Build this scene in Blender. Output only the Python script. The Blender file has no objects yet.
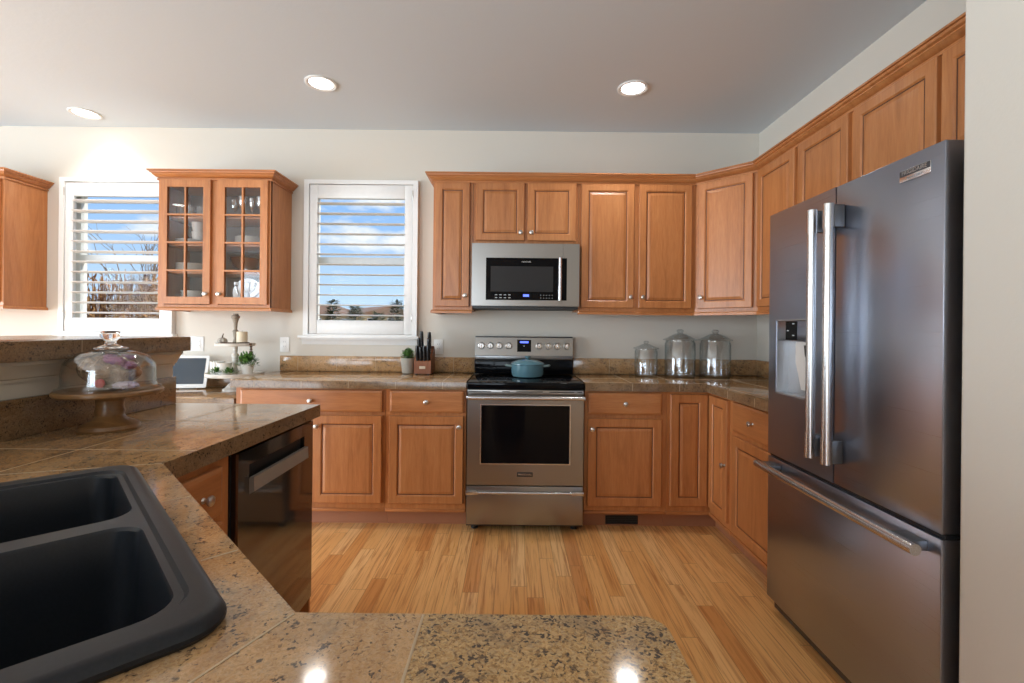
import bpy, bmesh, math, random
from math import pi, sin, cos, sqrt, radians
from mathutils import Vector, Matrix, noise
from mathutils.geometry import tessellate_polygon

random.seed(7)
S = bpy.context.scene
C = S.collection

# ------------------------------------------------------------------ camera, world, sun, area lights, exposure
R, H = 1.9075, 2.8487                      # right wall x, ceiling height
CAMY, CAMZ = -3.6789, 1.3014
cam = bpy.data.cameras.new('camera')
cam.sensor_fit = 'HORIZONTAL'; cam.sensor_width = 36
cam.lens = 470.07 / 1024 * 36
cam.shift_x = (512 - 513.29) / 1024
cam.shift_y = (328.9 - 341.5) / 1024
cam.clip_start = 0.02; cam.clip_end = 500
camo = bpy.data.objects.new('camera', cam); C.objects.link(camo)
camo.matrix_world = Matrix.Translation((0, CAMY, CAMZ)) @ Matrix.Rotation(pi/2, 4, 'X') @ Matrix.Rotation(0.0101, 4, 'Z')
S.camera = camo

S.view_settings.view_transform = 'Standard'
S.view_settings.look = 'None'
S.view_settings.exposure = 0.12
S.view_settings.gamma = 1.0
S.view_settings.use_curve_mapping = False
S.cycles.use_denoising = True
S.cycles.max_bounces = 10
S.cycles.transparent_max_bounces = 24
S.cycles.caustics_reflective = False
S.cycles.caustics_refractive = False
S.cycles.sample_clamp_indirect = 6.0

SUN = 4.0
PATIO = 275.0
REAR_FILL = 240.0
CAN = 3.5

def area(name, loc, rot, sx, sy, energy, col):
    l = bpy.data.lights.new(name, 'AREA'); l.shape = 'RECTANGLE'; l.size = sx; l.size_y = sy
    l.energy = energy; l.color = col
    o = bpy.data.objects.new(name, l); C.objects.link(o); o.location = loc; o.rotation_euler = rot
    return o
sun = bpy.data.lights.new('sun', 'SUN'); sun.energy = SUN; sun.angle = 0.01; sun.color = (1, .93, .82)
suno = bpy.data.objects.new('sun', sun); C.objects.link(suno)
suno.rotation_euler = Vector((.80, .25, .55)).to_track_quat('Z', 'Y').to_euler()      # from the right, just beyond the window wall
# daylight in the left wall's patio door; frontal fill at an added rear window
area('patio_daylight', (-6.38, -3.2, 1.15), (0, radians(-90), 0), 2.1, 3.0, PATIO, (.76, .89, 1))
area('rear_fill', (-3.4, -7.38, 1.35), (radians(90), 0, 0), 5.2, 2.5, REAR_FILL, (.79, .90, 1))

W = bpy.data.worlds.new('sky'); S.world = W; W.use_nodes = True
nt = W.node_tree; nt.nodes.clear()
def wn(t, **k):
    n = nt.nodes.new(t)
    for a, b in k.items(): setattr(n, a, b)
    return n
tc = wn('ShaderNodeTexCoord'); sep = wn('ShaderNodeSeparateXYZ')
nt.links.new(tc.outputs['Generated'], sep.inputs[0])
grad = wn('ShaderNodeValToRGB')
grad.color_ramp.elements[0].position = 0.0; grad.color_ramp.elements[0].color = (.62, .80, .98, 1)
grad.color_ramp.elements[1].position = 0.30; grad.color_ramp.elements[1].color = (.20, .45, .90, 1)
nt.links.new(sep.outputs['Z'], grad.inputs[0])
mp = wn('ShaderNodeMapping'); mp.inputs['Scale'].default_value = (3.2, 3.2, 9.0); mp.inputs['Location'].default_value = (.35, .2, .6)
nt.links.new(tc.outputs['Generated'], mp.inputs[0])
ns = wn('ShaderNodeTexNoise'); ns.inputs['Scale'].default_value = 1.3; ns.inputs['Detail'].default_value = 7; ns.inputs['Roughness'].default_value = .55
nt.links.new(mp.outputs[0], ns.inputs['Vector'])
cr = wn('ShaderNodeValToRGB'); cr.color_ramp.elements[0].position = .50; cr.color_ramp.elements[1].position = .60
nt.links.new(ns.outputs[0], cr.inputs[0])
mx = wn('ShaderNodeMixRGB'); mx.inputs[2].default_value = (.93, .95, .98, 1)
nt.links.new(cr.outputs[0], mx.inputs[0]); nt.links.new(grad.outputs[0], mx.inputs[1])
bg = wn('ShaderNodeBackground'); bg.inputs[1].default_value = 1.12
nt.links.new(mx.outputs[0], bg.inputs[0])
out = wn('ShaderNodeOutputWorld'); nt.links.new(bg.outputs[0], out.inputs[0])

# ------------------------------------------------------------------ materials
class M_:
    """small node helper"""
    def __init__(s, name):
        s.m = bpy.data.materials.new(name); s.m.use_nodes = True
        s.t = s.m.node_tree; s.p = s.t.nodes['Principled BSDF']
    def n(s, t, **k):
        x = s.t.nodes.new(t)
        for a, b in k.items(): setattr(x, a, b)
        return x
    def l(s, a, b): s.t.links.new(a, b)
    def coord(s, scale=(1, 1, 1), loc=(0, 0, 0), kind='Object', rot=(0, 0, 0)):
        c = s.n('ShaderNodeTexCoord'); m = s.n('ShaderNodeMapping')
        m.inputs['Scale'].default_value = scale; m.inputs['Location'].default_value = loc; m.inputs['Rotation'].default_value = rot
        s.l(c.outputs[kind], m.inputs[0]); return m.outputs[0]
    def noise(s, vec, scale, detail=4, rough=.5, dist=0):
        x = s.n('ShaderNodeTexNoise'); x.inputs['Scale'].default_value = scale; x.inputs['Detail'].default_value = detail
        x.inputs['Roughness'].default_value = rough; x.inputs['Distortion'].default_value = dist
        s.l(vec, x.inputs['Vector']); return x.outputs[0]
    def ramp(s, fac, stops):
        x = s.n('ShaderNodeValToRGB'); e = x.color_ramp.elements
        while len(e) < len(stops): e.new(.5)
        for i, (p, c) in enumerate(stops):
            e[i].position = p; e[i].color = (*c, 1) if len(c) == 3 else c
        s.l(fac, x.inputs[0]); return x.outputs[0]
    def mix(s, fac, a, b, mode='MIX'):
        x = s.n('ShaderNodeMixRGB', blend_type=mode)
        for i, v in ((0, fac), (1, a), (2, b)):
            if hasattr(v, 'is_output'): s.l(v, x.inputs[i])
            elif i == 0: x.inputs[0].default_value = v
            else: x.inputs[i].default_value = (*v, 1)
        return x.outputs[0]
    def math(s, op, a, b=None):
        x = s.n('ShaderNodeMath', operation=op)
        for i, v in ((0, a), (1, b)):
            if v is None: continue
            if hasattr(v, 'is_output'): s.l(v, x.inputs[i])
            else: x.inputs[i].default_value = v
        return x.outputs[0]
    def bump(s, h, strength=.2, dist=.01):
        b = s.n('ShaderNodeBump'); b.inputs['Strength'].default_value = strength; b.inputs['Distance'].default_value = dist
        s.l(h, b.inputs['Height']); s.l(b.outputs[0], s.p.inputs['Normal'])
    def set(s, **k):
        names = dict(col='Base Color', rough='Roughness', metal='Metallic', coat='Coat Weight', coatr='Coat Roughness', spec='Specular IOR Level',
                     em='Emission Color', ems='Emission Strength', sub='Subsurface Weight', alpha='Alpha', aniso='Anisotropic')
        for a, b in k.items():
            i = s.p.inputs[names[a]]
            if hasattr(b, 'is_output'): s.l(b, i)
            elif a in ('col', 'em'): i.default_value = (*b, 1)
            else: i.default_value = b
        return s

def lin(r, g, b):
    f = lambda c: (c/255/12.92) if c <= 10 else ((c/255+.055)/1.055)**2.4
    return (f(r), f(g), f(b))

def plain(name, col, rough=.5, metal=0, **k):
    m = M_(name); v = m.coord(); nz = m.noise(v, 35, 3)
    dark = tuple(c*.93 for c in col)
    m.set(col=m.mix(nz, dark, col), rough=rough, metal=metal, **k); return m.m

def wood(name, grain, dark, mid, light, coat=.40):
    m = M_(name)
    sc = {'z': (9, 9, .9), 'x': (.9, 9, 9), 'y': (9, .9, 9)}[grain]
    oi = m.n('ShaderNodeObjectInfo')
    c = m.n('ShaderNodeTexCoord'); add = m.n('ShaderNodeVectorMath', operation='ADD')
    comb = m.n('ShaderNodeCombineXYZ'); r3 = m.math('MULTIPLY', oi.outputs['Random'], 7.0)
    for i in range(3): m.l(r3, comb.inputs[i])
    m.l(c.outputs['Object'], add.inputs[0]); m.l(comb.outputs[0], add.inputs[1])
    mpn = m.n('ShaderNodeMapping'); mpn.inputs['Scale'].default_value = sc; m.l(add.outputs[0], mpn.inputs[0])
    g = m.noise(mpn.outputs[0], 1.6, 6, .6, 1.2)
    fine = m.noise(mpn.outputs[0], 14, 4, .6)
    blot = m.noise(add.outputs[0], 5.5, 3)
    base = m.ramp(g, [(.28, dark), (.5, mid), (.75, light)])
    col = m.mix(.30, base, m.ramp(fine, [(.3, dark), (.7, light)]))
    col = m.mix(m.math('MULTIPLY', blot, .35), col, tuple(x*1.18 for x in mid))
    hs = m.n('ShaderNodeHueSaturation'); m.l(col, hs.inputs['Color'])
    m.l(m.math('ADD', m.math('MULTIPLY', oi.outputs['Random'], .14), .93), hs.inputs['Value'])
    m.set(col=hs.outputs[0], rough=.42, coat=coat, coatr=.26, spec=.35)
    m.bump(fine, .04, .002)
    return m.m

MD, MM, ML = lin(148, 88, 46), lin(182, 116, 66), lin(199, 137, 84)
WOODZ = wood('maple_upright_grain', 'z', MD, MM, ML)
WOODX = wood('maple_lying_grain', 'x', MD, MM, ML)
GLAZE = plain('maple_glaze_in_grooves', lin(92, 52, 28), .45)
KICK = plain('toe_kick_wood', lin(172, 116, 84), .5)
WALLM = M_('painted_wall'); v = WALLM.coord(); nz = WALLM.noise(v, 90, 3)
WALLM.set(col=lin(213, 206, 194), rough=.85); WALLM.bump(nz, .09, .004); WALL = WALLM.m
m = M_('textured_ceiling'); v = m.coord(); nz = m.noise(v, 45, 4, .6); m.set(col=lin(213, 221, 227), rough=.9); m.bump(nz, .11, .006); CEIL = m.m
WHITE = plain('white_painted_trim', lin(236, 236, 234), .35)
PLASTIC = plain('white_plastic', lin(235, 234, 230), .3)
KNOB = plain('brushed_nickel', (.62, .59, .55), .28, 1)
BLACK = plain('black_plastic', (.012, .012, .013), .35)
BGLASS = plain('black_glass', (.004, .004, .005), .06, 0, spec=.13)
DARKM = plain('dark_cavity', (.02, .018, .017), .6)
LEAF = plain('green_leaf', lin(96, 140, 60), .5)
LEAFD = plain('dark_green_leaf', lin(66, 104, 44), .5)
CERAM = plain('white_ceramic', lin(232, 228, 220), .2)
CEMENT = plain('grey_cement', lin(170, 164, 152), .8)
SILVER = plain('polished_silver', (.92, .92, .92), .28, 1)

def steel(name, col, rough, axis='x'):
    m = M_(name); sc = {'x': (1.5, 900, 900), 'z': (900, 900, 1.5), 'y': (900, 1.5, 900)}[axis]
    g = m.noise(m.coord(sc), 1, 2)
    m.set(col=m.mix(g, tuple(c*.97 for c in col), col), metal=1, rough=m.math('ADD', m.math('MULTIPLY', g, .03), rough-.015))
    return m.m
STEEL = steel('stainless_steel', (.335, .32, .30), .30)
STEELB = steel('bright_stainless_bar', (.60, .595, .59), .27)
FRIDGE = steel('smudge_proof_black_stainless', (.38, .415, .50), .28)
FRIDGES = plain('fridge_side_charcoal', lin(74, 66, 58), .5)
DW = plain('dishwasher_black_stainless', (.20, .175, .16), .07, .9)
DWH = plain('dishwasher_bar_grey', lin(158, 152, 144), .4, .2)

def granite(name, kind):
    m = M_(name)
    v = m.coord(kind='Object')
    # grains: cells of jittered size, each its own mineral
    wob = m.n('ShaderNodeTexNoise'); wob.inputs['Scale'].default_value = 90; wob.inputs['Detail'].default_value = 3; m.l(v, wob.inputs['Vector'])
    ad = m.n('ShaderNodeMixRGB', blend_type='ADD'); ad.inputs[0].default_value = .012; m.l(v, ad.inputs[1]); m.l(wob.outputs['Color'], ad.inputs[2])
    def cells(sc):
        x = m.n('ShaderNodeTexVoronoi'); x.inputs['Scale'].default_value = sc; m.l(ad.outputs[0], x.inputs['Vector'])
        q = m.n('ShaderNodeSeparateColor'); m.l(x.outputs['Color'], q.inputs[0]); return q.outputs[0]
    g1, g2 = cells(300), cells(520)
    big = m.noise(m.coord((3.2, 1.0, 3.2), rot=(0, 0, .35)), 2.6, 7, .66, 1.0)
    med = m.noise(v, 14, 5, .65, .4)
    pal = dict(vein=[(0, lin(92, 70, 48)), (.18, lin(146, 108, 68)), (.45, lin(182, 140, 92)), (.75, lin(204, 168, 122)), (1, lin(162, 144, 122))],
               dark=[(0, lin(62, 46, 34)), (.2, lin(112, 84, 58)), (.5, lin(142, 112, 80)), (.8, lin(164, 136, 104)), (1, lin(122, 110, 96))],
               speck=[(0, lin(72, 58, 40)), (.18, lin(128, 94, 54)), (.44, lin(176, 136, 84)), (.74, lin(202, 166, 112)), (1, lin(156, 136, 106))])[kind]
    grain = m.mix(.45, m.ramp(g1, pal), m.ramp(g2, pal))
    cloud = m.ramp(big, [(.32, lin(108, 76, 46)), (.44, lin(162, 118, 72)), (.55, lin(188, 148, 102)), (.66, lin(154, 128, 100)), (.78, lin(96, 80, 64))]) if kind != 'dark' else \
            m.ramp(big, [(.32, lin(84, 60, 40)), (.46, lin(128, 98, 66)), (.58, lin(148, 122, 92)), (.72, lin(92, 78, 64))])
    col = m.mix(dict(vein=.52, dark=.5, speck=.14)[kind], grain, cloud)
    col = m.mix(m.ramp(med, [(.36, (.55, .55, .55)), (.50, (0, 0, 0))]), col, lin(128, 104, 78))
    sp_ = m.noise(v, 58, 3, .6)
    dk = m.ramp(m.math('ADD', m.math('MULTIPLY', g1, .30), m.math('ADD', m.math('MULTIPLY', sp_, .55), m.math('MULTIPLY', med, .35))), [(.44 if kind == 'speck' else .425, (.9, .9, .9)), (.52 if kind == 'speck' else .495, (0, 0, 0))])
    col = m.mix(dk, col, lin(58, 50, 44))
    streak = m.ramp(m.noise(m.coord((9, 3, 9), rot=(0, 0, .5)), 3.0, 6, .75, 1.5), [(.62, (0, 0, 0)), (.70, (.75, .75, .75))])
    if kind != 'speck': col = m.mix(streak, col, lin(72, 64, 58))
    m.set(col=col, rough=.20 if kind == 'dark' else .10, spec=.5, coat=.2, coatr=.03)
    return m.m
GRAN = granite('brown_granite_veined', 'vein')
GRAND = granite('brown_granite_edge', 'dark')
GRANS = granite('golden_granite_speckled', 'speck')
GROUT = plain('pale_grout', lin(182, 158, 126), .6)

def floor_mat():
    m = M_('oak_plank_floor'); PW, PL = .080, 1.05
    c = m.n('ShaderNodeTexCoord'); sp = m.n('ShaderNodeSeparateXYZ'); m.l(c.outputs['Object'], sp.inputs[0])
    row = m.math('FLOOR', m.math('DIVIDE', sp.outputs['X'], PW))
    w1 = m.n('ShaderNodeTexWhiteNoise', noise_dimensions='1D'); m.l(row, w1.inputs['W'])
    yy = m.math('ADD', m.math('DIVIDE', sp.outputs['Y'], PL), m.math('MULTIPLY', w1.outputs['Value'], 9.0))
    idx = m.math('FLOOR', yy)
    cb = m.n('ShaderNodeCombineXYZ'); m.l(row, cb.inputs[0]); m.l(idx, cb.inputs[1])
    w2 = m.n('ShaderNodeTexWhiteNoise', noise_dimensions='3D'); m.l(cb.outputs[0], w2.inputs['Vector'])
    tone = m.ramp(w2.outputs['Value'], [(0, lin(212, 146, 84)), (.2, lin(228, 168, 102)), (.65, lin(236, 181, 115)), (1, lin(243, 197, 136))])
    off = m.n('ShaderNodeVectorMath', operation='ADD'); sc = m.n('ShaderNodeVectorMath', operation='SCALE'); sc.inputs['Scale'].default_value = 13.
    m.l(w2.outputs['Color'], sc.inputs[0]); m.l(c.outputs['Object'], off.inputs[0]); m.l(sc.outputs[0], off.inputs[1])
    mp = m.n('ShaderNodeMapping'); mp.inputs['Scale'].default_value = (24, .8, 1); m.l(off.outputs[0], mp.inputs[0])
    g = m.noise(mp.outputs[0], 2.0, 6, .62, 1.6)
    col = m.mix(m.ramp(g, [(.47, (0, 0, 0)), (.68, (.85, .85, .85))]), tone, lin(176, 108, 54))
    mp2 = m.n('ShaderNodeMapping'); mp2.inputs['Scale'].default_value = (14, 2.2, 1); m.l(off.outputs[0], mp2.inputs[0])
    k = m.noise(mp2.outputs[0], 1.1, 3, .5, .6)
    col = m.mix(m.ramp(k, [(.66, (0, 0, 0)), (.76, (.75, .75, .75))]), col, lin(126, 72, 36))
    fx = m.math('FRACT', m.math('DIVIDE', sp.outputs['X'], PW)); fy = m.math('FRACT', yy)
    gap = m.math('MAXIMUM', m.math('LESS_THAN', fx, .03), m.math('LESS_THAN', fy, .003))
    col = m.mix(m.math('MULTIPLY', gap, .5), col, lin(112, 66, 34))
    m.set(col=col, rough=m.math('ADD', m.math('MULTIPLY', g, .1), .24), coat=.2, coatr=.12)
    m.bump(gap, -.15, .002)
    return m.m
FLOOR = floor_mat()

def clear(name, tint=(1, 1, 1), edge=(.75, .8, .8), gloss=.9, body=.0):
    """thin clear glass: see-through with a fresnel reflection and greyer rims"""
    m = M_(name); t = m.t; t.nodes.remove(m.p)
    lw = m.n('ShaderNodeLayerWeight'); lw.inputs['Blend'].default_value = .5
    fr = m.math('ADD', m.math('MULTIPLY', m.math('POWER', lw.outputs['Facing'], 5.0), .75), .04 + body)
    tr = m.n('ShaderNodeBsdfTransparent'); gl = m.n('ShaderNodeBsdfGlossy'); gl.inputs['Roughness'].default_value = .02
    m.l(m.mix(m.math('POWER', lw.outputs['Facing'], 2.5), tint, edge), tr.inputs['Color'])
    gl.inputs['Color'].default_value = (gloss, gloss, gloss, 1)
    mixs = m.n('ShaderNodeMixShader'); m.l(fr, mixs.inputs[0])
    m.l(tr.outputs[0], mixs.inputs[1]); m.l(gl.outputs[0], mixs.inputs[2])
    m.l(mixs.outputs[0], t.nodes['Material Output'].inputs[0]); return m.m
GLASS = clear('clear_jar_glass', (.985, .99, .99), (.52, .60, .63), 1.0, .045)
LIDG = clear('thick_lid_glass', (.93, .95, .95), (.48, .52, .54), 1.0, .08)
RG = M_('solid_glass'); RG.set(col=(.97, .98, .98), rough=0.0); RG.p.inputs['Transmission Weight'].default_value = 1.0; RG.p.inputs['IOR'].default_value = 1.45; RG = RG.m
PANE = clear('window_pane_glass', (.97, .98, .98), (.85, .9, .9), .10)
CABGLASS = clear('cabinet_pane_glass', (.97, .97, .97), (.85, .85, .85), .9)

def glow(name, col, s):
    m = M_(name); m.set(col=col, em=col, ems=s); return m.m
LAMP = glow('lit_lamp_lens', (1, .96, .9), 14)
LED = glow('blue_display_digits', (.10, .16, 1), 1.6)
ICON = plain('pale_print', lin(190, 195, 200), .5)

# ------------------------------------------------------------------ mesh builder
class B:
    def __init__(s): s.bm = bmesh.new(); s.mi = 0
    def m(s, i): s.mi = i; return s
    def face(s, vs):
        try:
            f = s.bm.faces.new(vs); f.material_index = s.mi; return f
        except ValueError: return None
    def v(s, p): return s.bm.verts.new(p)
    def box(s, x0, x1, y0, y1, z0, z1, bev=0, seg=2):
        x0, x1 = min(x0, x1), max(x0, x1); y0, y1 = min(y0, y1), max(y0, y1); z0, z1 = min(z0, z1), max(z0, z1)
        v = [s.v(p) for p in ((x0,y0,z0),(x1,y0,z0),(x1,y1,z0),(x0,y1,z0),(x0,y0,z1),(x1,y0,z1),(x1,y1,z1),(x0,y1,z1))]
        fs = [s.face([v[i] for i in q]) for q in ((0,3,2,1),(4,5,6,7),(0,1,5,4),(1,2,6,5),(2,3,7,6),(3,0,4,7))]
        if bev > 0:
            es = list({e for f in fs for e in f.edges})
            r = bmesh.ops.bevel(s.bm, geom=es, offset=bev, segments=seg, affect='EDGES', profile=.5)
            for f in r['faces']: f.material_index = s.mi
        return s
    def loft(s, loops, closed=True, cap0=False, cap1=False):
        rows = [[s.v(p) for p in L] for L in loops]; n = len(rows[0])
        for a, b in zip(rows, rows[1:]):
            for i in range(n if closed else n-1):
                j = (i+1) % n; s.face([a[i], a[j], b[j], b[i]])
        if cap0: s.face(rows[0][::-1])
        if cap1: s.face(rows[-1])
        return s
    def lathe(s, prof, c=(0, 0, 0), seg=32, axis='z', cap0=True, cap1=True, sx=1, sy=1):
        def P(r, h, a):
            x, y = r*cos(a)*sx, r*sin(a)*sy
            if axis == 'z': q = (x, y, h)
            elif axis == 'y': q = (x, -h, y)       # h grows toward -y (the viewer side)
            else: q = (h, x, y)
            return (q[0]+c[0], q[1]+c[1], q[2]+c[2])
        return s.loft([[P(max(r, 1e-4), h, 2*pi*i/seg) for i in range(seg)] for r, h in prof], True, cap0, cap1)
    def tube(s, pts, r, seg=10, cap=True):
        pts = [Vector(p) for p in pts]; rs = r if isinstance(r, (list, tuple)) else [r]*len(pts)
        loops = []; up = None
        for i, p in enumerate(pts):
            d = (pts[min(i+1, len(pts)-1)] - pts[max(i-1, 0)]).normalized()
            if up is None:
                up = Vector((0, 0, 1)) if abs(d.z) < .9 else Vector((1, 0, 0))
            a = d.cross(up).normalized(); b = a.cross(d).normalized(); up = b
            loops.append([p + (a*cos(2*pi*k/seg) + b*sin(2*pi*k/seg))*rs[i] for k in range(seg)])
        return s.loft(loops, True, cap, cap)
    def prism(s, outer, z0, z1, holes=(), f=None, bev=0):
        """polygon (with holes) pulled from z0 to z1; f maps (u,v,w) to xyz"""
        f = f or (lambda u, v, w: (u, v, w))
        polys = [list(outer)] + [list(h) for h in holes]
        tri = tessellate_polygon([[Vector((p[0], p[1], 0)) for p in L] for L in polys])
        flat = [p for L in polys for p in L]
        lo = [s.v(f(p[0], p[1], z0)) for p in flat]; hi = [s.v(f(p[0], p[1], z1)) for p in flat]
        nf = []
        if not holes:
            nf.append(s.face(hi)); nf.append(s.face(lo[::-1]))
        else:
            for t in tri:
                nf.append(s.face([hi[i] for i in t])); nf.append(s.face([lo[i] for i in t][::-1]))
        k = 0
        for L in polys:
            n = len(L)
            for i in range(n):
                a, b = k+i, k+(i+1) % n
                nf.append(s.face([lo[a], lo[b], hi[b], hi[a]]))
            k += n
        if bev and not holes:
            es = list(nf[0].edges)
            r = bmesh.ops.bevel(s.bm, geom=es, offset=bev, segments=2, affect='EDGES', profile=.5)
            for q in r['faces']: q.material_index = s.mi
        return s
    def sweep(s, path, prof, closed_prof=True):
        """profile (out, z) swept along an xy path with mitred corners, out = to the right of travel"""
        n = len(path); loops = []
        for i in range(n):
            p = Vector(path[i])
            dirs = []
            if i > 0: dirs.append((Vector(path[i]) - Vector(path[i-1])).normalized())
            if i < n-1: dirs.append((Vector(path[i+1]) - Vector(path[i])).normalized())
            nr = [Vector((d.y, -d.x)) for d in dirs]
            if len(nr) == 2:
                mvec = (nr[0] + nr[1]); mvec = mvec / max(1e-6, mvec.dot(nr[0]))
            else: mvec = nr[0]
            loops.append([(p.x + mvec.x*o, p.y + mvec.y*o, z) for o, z in prof])
        return s.loft(loops, closed_prof, True, True)
    def rings(s, x0, x1, z0, z1, prof, back):
        """a panel facing -y: prof is a list of (inset, y) rings; back is the y of the hidden face"""
        loops = []
        for ins, y in [(0, back)] + prof:
            loops.append([(x0+ins, y, z0+ins), (x1-ins, y, z0+ins), (x1-ins, y, z1-ins), (x0+ins, y, z1-ins)])
        return s.loft(loops, True, True, True)
    def blob(s, c, r, seg=16, amp=.1, freq=3, sq=(1, 1, 1), seed=0):
        loops = []
        for i in range(1, seg):
            t = pi*i/seg; L = []
            for k in range(seg*2):
                a = pi*k/seg; d = Vector((sin(t)*cos(a), sin(t)*sin(a), cos(t)))
                q = 1 + amp*noise.noise(d*freq + Vector((seed, seed*1.7, 0)))
                L.append((c[0]+d.x*r*q*sq[0], c[1]+d.y*r*q*sq[1], c[2]+d.z*r*q*sq[2]))
            loops.append(L)
        return s.loft(loops, True, True, True)
    def leaf(s, p, d, ln, wd, up=Vector((0, 0, 1))):
        p = Vector(p); d = Vector(d).normalized(); a = d.cross(up)
        a = a.normalized() if a.length > 1e-3 else Vector((1, 0, 0))
        nrm = a.cross(d)
        s.face([s.v(p), s.v(p + d*ln*.45 + a*wd - nrm*wd*.25), s.v(p + d*ln), s.v(p + d*ln*.45 - a*wd - nrm*wd*.25)])
    def text(s, body, size, f, extrude=.0006, align='CENTER'):
        cu = bpy.data.curves.new('lettering', 'FONT'); cu.body = body; cu.size = size; cu.align_x = align; cu.align_y = 'CENTER'; cu.extrude = extrude
        o = bpy.data.objects.new('lettering', cu); C.objects.link(o)
        dg = bpy.context.evaluated_depsgraph_get(); me = bpy.data.meshes.new_from_object(o.evaluated_get(dg))
        vs = [s.v(f(*q.co)) for q in me.vertices]
        for p in me.polygons: s.face([vs[i] for i in p.vertices])
        bpy.data.objects.remove(o); bpy.data.curves.remove(cu); bpy.data.meshes.remove(me)
        return s
    def build(s, name, mats, parent=None, smooth=True, loc=None):
        bm = s.bm
        bmesh.ops.remove_doubles(bm, verts=bm.verts, dist=1e-6)
        bmesh.ops.recalc_face_normals(bm, faces=bm.faces)
        if smooth:
            for f in bm.faces: f.smooth = True
            for e in bm.edges:
                if len(e.link_faces) == 2 and e.calc_face_angle(0) > radians(33): e.smooth = False
        me = bpy.data.meshes.new(name); bm.to_mesh(me); bm.free()
        for m in (mats if isinstance(mats, (list, tuple)) else [mats]): me.materials.append(m)
        o = bpy.data.objects.new(name, me); C.objects.link(o)
        if parent is not None: o.parent = parent
        if loc: o.location = loc
        return o

def tag(o, label, cat, group=None):
    o['label'] = label; o['category'] = cat
    if group: o['group'] = group
    return o
def thing(name, label, cat, loc=(0, 0, 0), rz=0, group=None):
    o = bpy.data.objects.new(name, None); o.empty_display_size = .05; C.objects.link(o)
    o.location = loc; o.rotation_euler = (0, 0, rz)
    return tag(o, label, cat, group)
def struct(o): o['kind'] = 'structure'; return o
def copy_tree(o, parent=None):
    c = o.copy(); C.objects.link(c)
    if parent is not None: c.parent = parent
    for ch in list(o.children): copy_tree(ch, c)
    return c
def rr(x0, x1, y0, y1, r, n=6):
    pts = []
    for cx, cy, a0 in ((x1-r, y1-r, 0), (x0+r, y1-r, pi/2), (x0+r, y0+r, pi), (x1-r, y0+r, 3*pi/2)):
        for k in range(n+1):
            a = a0 + pi/2*k/n; pts.append((cx + r*cos(a), cy + r*sin(a)))
    return pts
def rect(x0, x1, y0, y1): return [(x0, y0), (x1, y0), (x1, y1), (x0, y1)]

# ------------------------------------------------------------------ the room
XL, YR = -6.2, -7.2
struct(B().box(XL-.2, R+.2, YR-.2, .16, -.12, 0).build('floor', FLOOR))
struct(B().box(XL-.2, R+.2, YR-.2, .16, H, H+.15).build('ceiling', CEIL))
W2 = (-1.622, -.775, 1.29, 2.385)      # opening of the right window in the back wall
W1 = (-3.515, -2.670, 1.29, 2.385)
struct(B().prism(rect(XL-.2, R+.2, 0, H), 0, .16, [rect(*W1), rect(*W2)], lambda u, v, w: (u, w, v)).build('wall_back', WALL))
struct(B().box(R, R+.2, YR, 0, 0, H).build('wall_right', WALL))
PD = (-4.7, -1.7, .02, 2.25)
struct(B().prism(rect(YR, 0, 0, H), XL-.16, XL, [rect(*PD)], lambda u, v, w: (w, u, v)).build('wall_left', WALL))
RW = (-6.0, -.8, .1, 2.6)  # unseen opening, added to let the frontal fill in
struct(B().prism(rect(XL-.2, R+.2, 0, H), YR-.16, YR, [rect(*RW)], lambda u, v, w: (u, w, v)).build('wall_rear', WALL))
# the wall that closes the fridge alcove towards the camera
struct(B().box(1.2145, R, -4.4, -2.40, 0, H, .012, 3).build('wall_alcove', WALL))
# low wall behind the peninsula
pw = struct(B().box(-1.62, -1.5, -4.4, -1.605, 0, 1.19).build('wall_peninsula', WALL))
struct(B().sweep([(-1.5, -4.4), (-1.5, -1.605)], [(0, 1.19), (.045, 1.19), (.045, 1.178), (.036, 1.172), (.022, 1.15), (.016, 1.138), (.008, 1.134), (.008, 1.125), (0, 1.125)]).build('trim_1', WALL))
struct(B().sweep([(-5.2, 0), (-4.6, 0)], [(0, 0), (.014, 0), (.014, .09), (0, .1)]).build('baseboard_back', WHITE))

def window(n, W, outer_z):
    x0, x1, z0, z1 = W
    w = bpy.data.objects.new('window_%d' % n, None); C.objects.link(w); w.location = ((x0+x1)/2, 0, z0); struct(w)
    ox, oz = (x0+x1)/2, z0
    f = lambda u, v, y: (u-ox, y, v-oz)
    B().prism(rect(x0, x1, z0, z1), .085, .145, [rect(x0+.045, x1-.045, z0+.05, z1-.045)], f).build('window_frame', WHITE, w)
    zm = 1.83
    b = B(); b.box(x0+.045-ox, x1-.045-ox, .075, .125, zm-.03-oz, zm+.03-oz, .004); b.build('meeting_rail', WHITE, w)
    b = B(); b.box(x0+.046-ox, x1-.046-ox, .108, .112, z0+.05-oz, zm-.031-oz); b.build('pane', PANE, w)
    b = B(); b.box(x0+.046-ox, x1-.046-ox, .108, .112, zm+.031-oz, z1-.046-oz); b.build('pane', PANE, w)
    # sill with its apron on the room side
    b = B(); b.box(x0-.045-ox, x1+.045-ox, -.055, -.0005, 1.2115-oz, 1.236-oz, .006); b.build('window_sill', WHITE, w)
    b = B(); b.sweep([(x0-.025-ox, -.0005), (x1+.025-ox, -.0005)], [(0, 1.165-oz), (.012, 1.165-oz), (.02, 1.19-oz), (.034, 1.206-oz), (.034, 1.2115-oz), (0, 1.2115-oz)]); b.build('apron', WHITE, w)
    return w
window(1, W1, 0); window(2, W2, 0)
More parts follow.
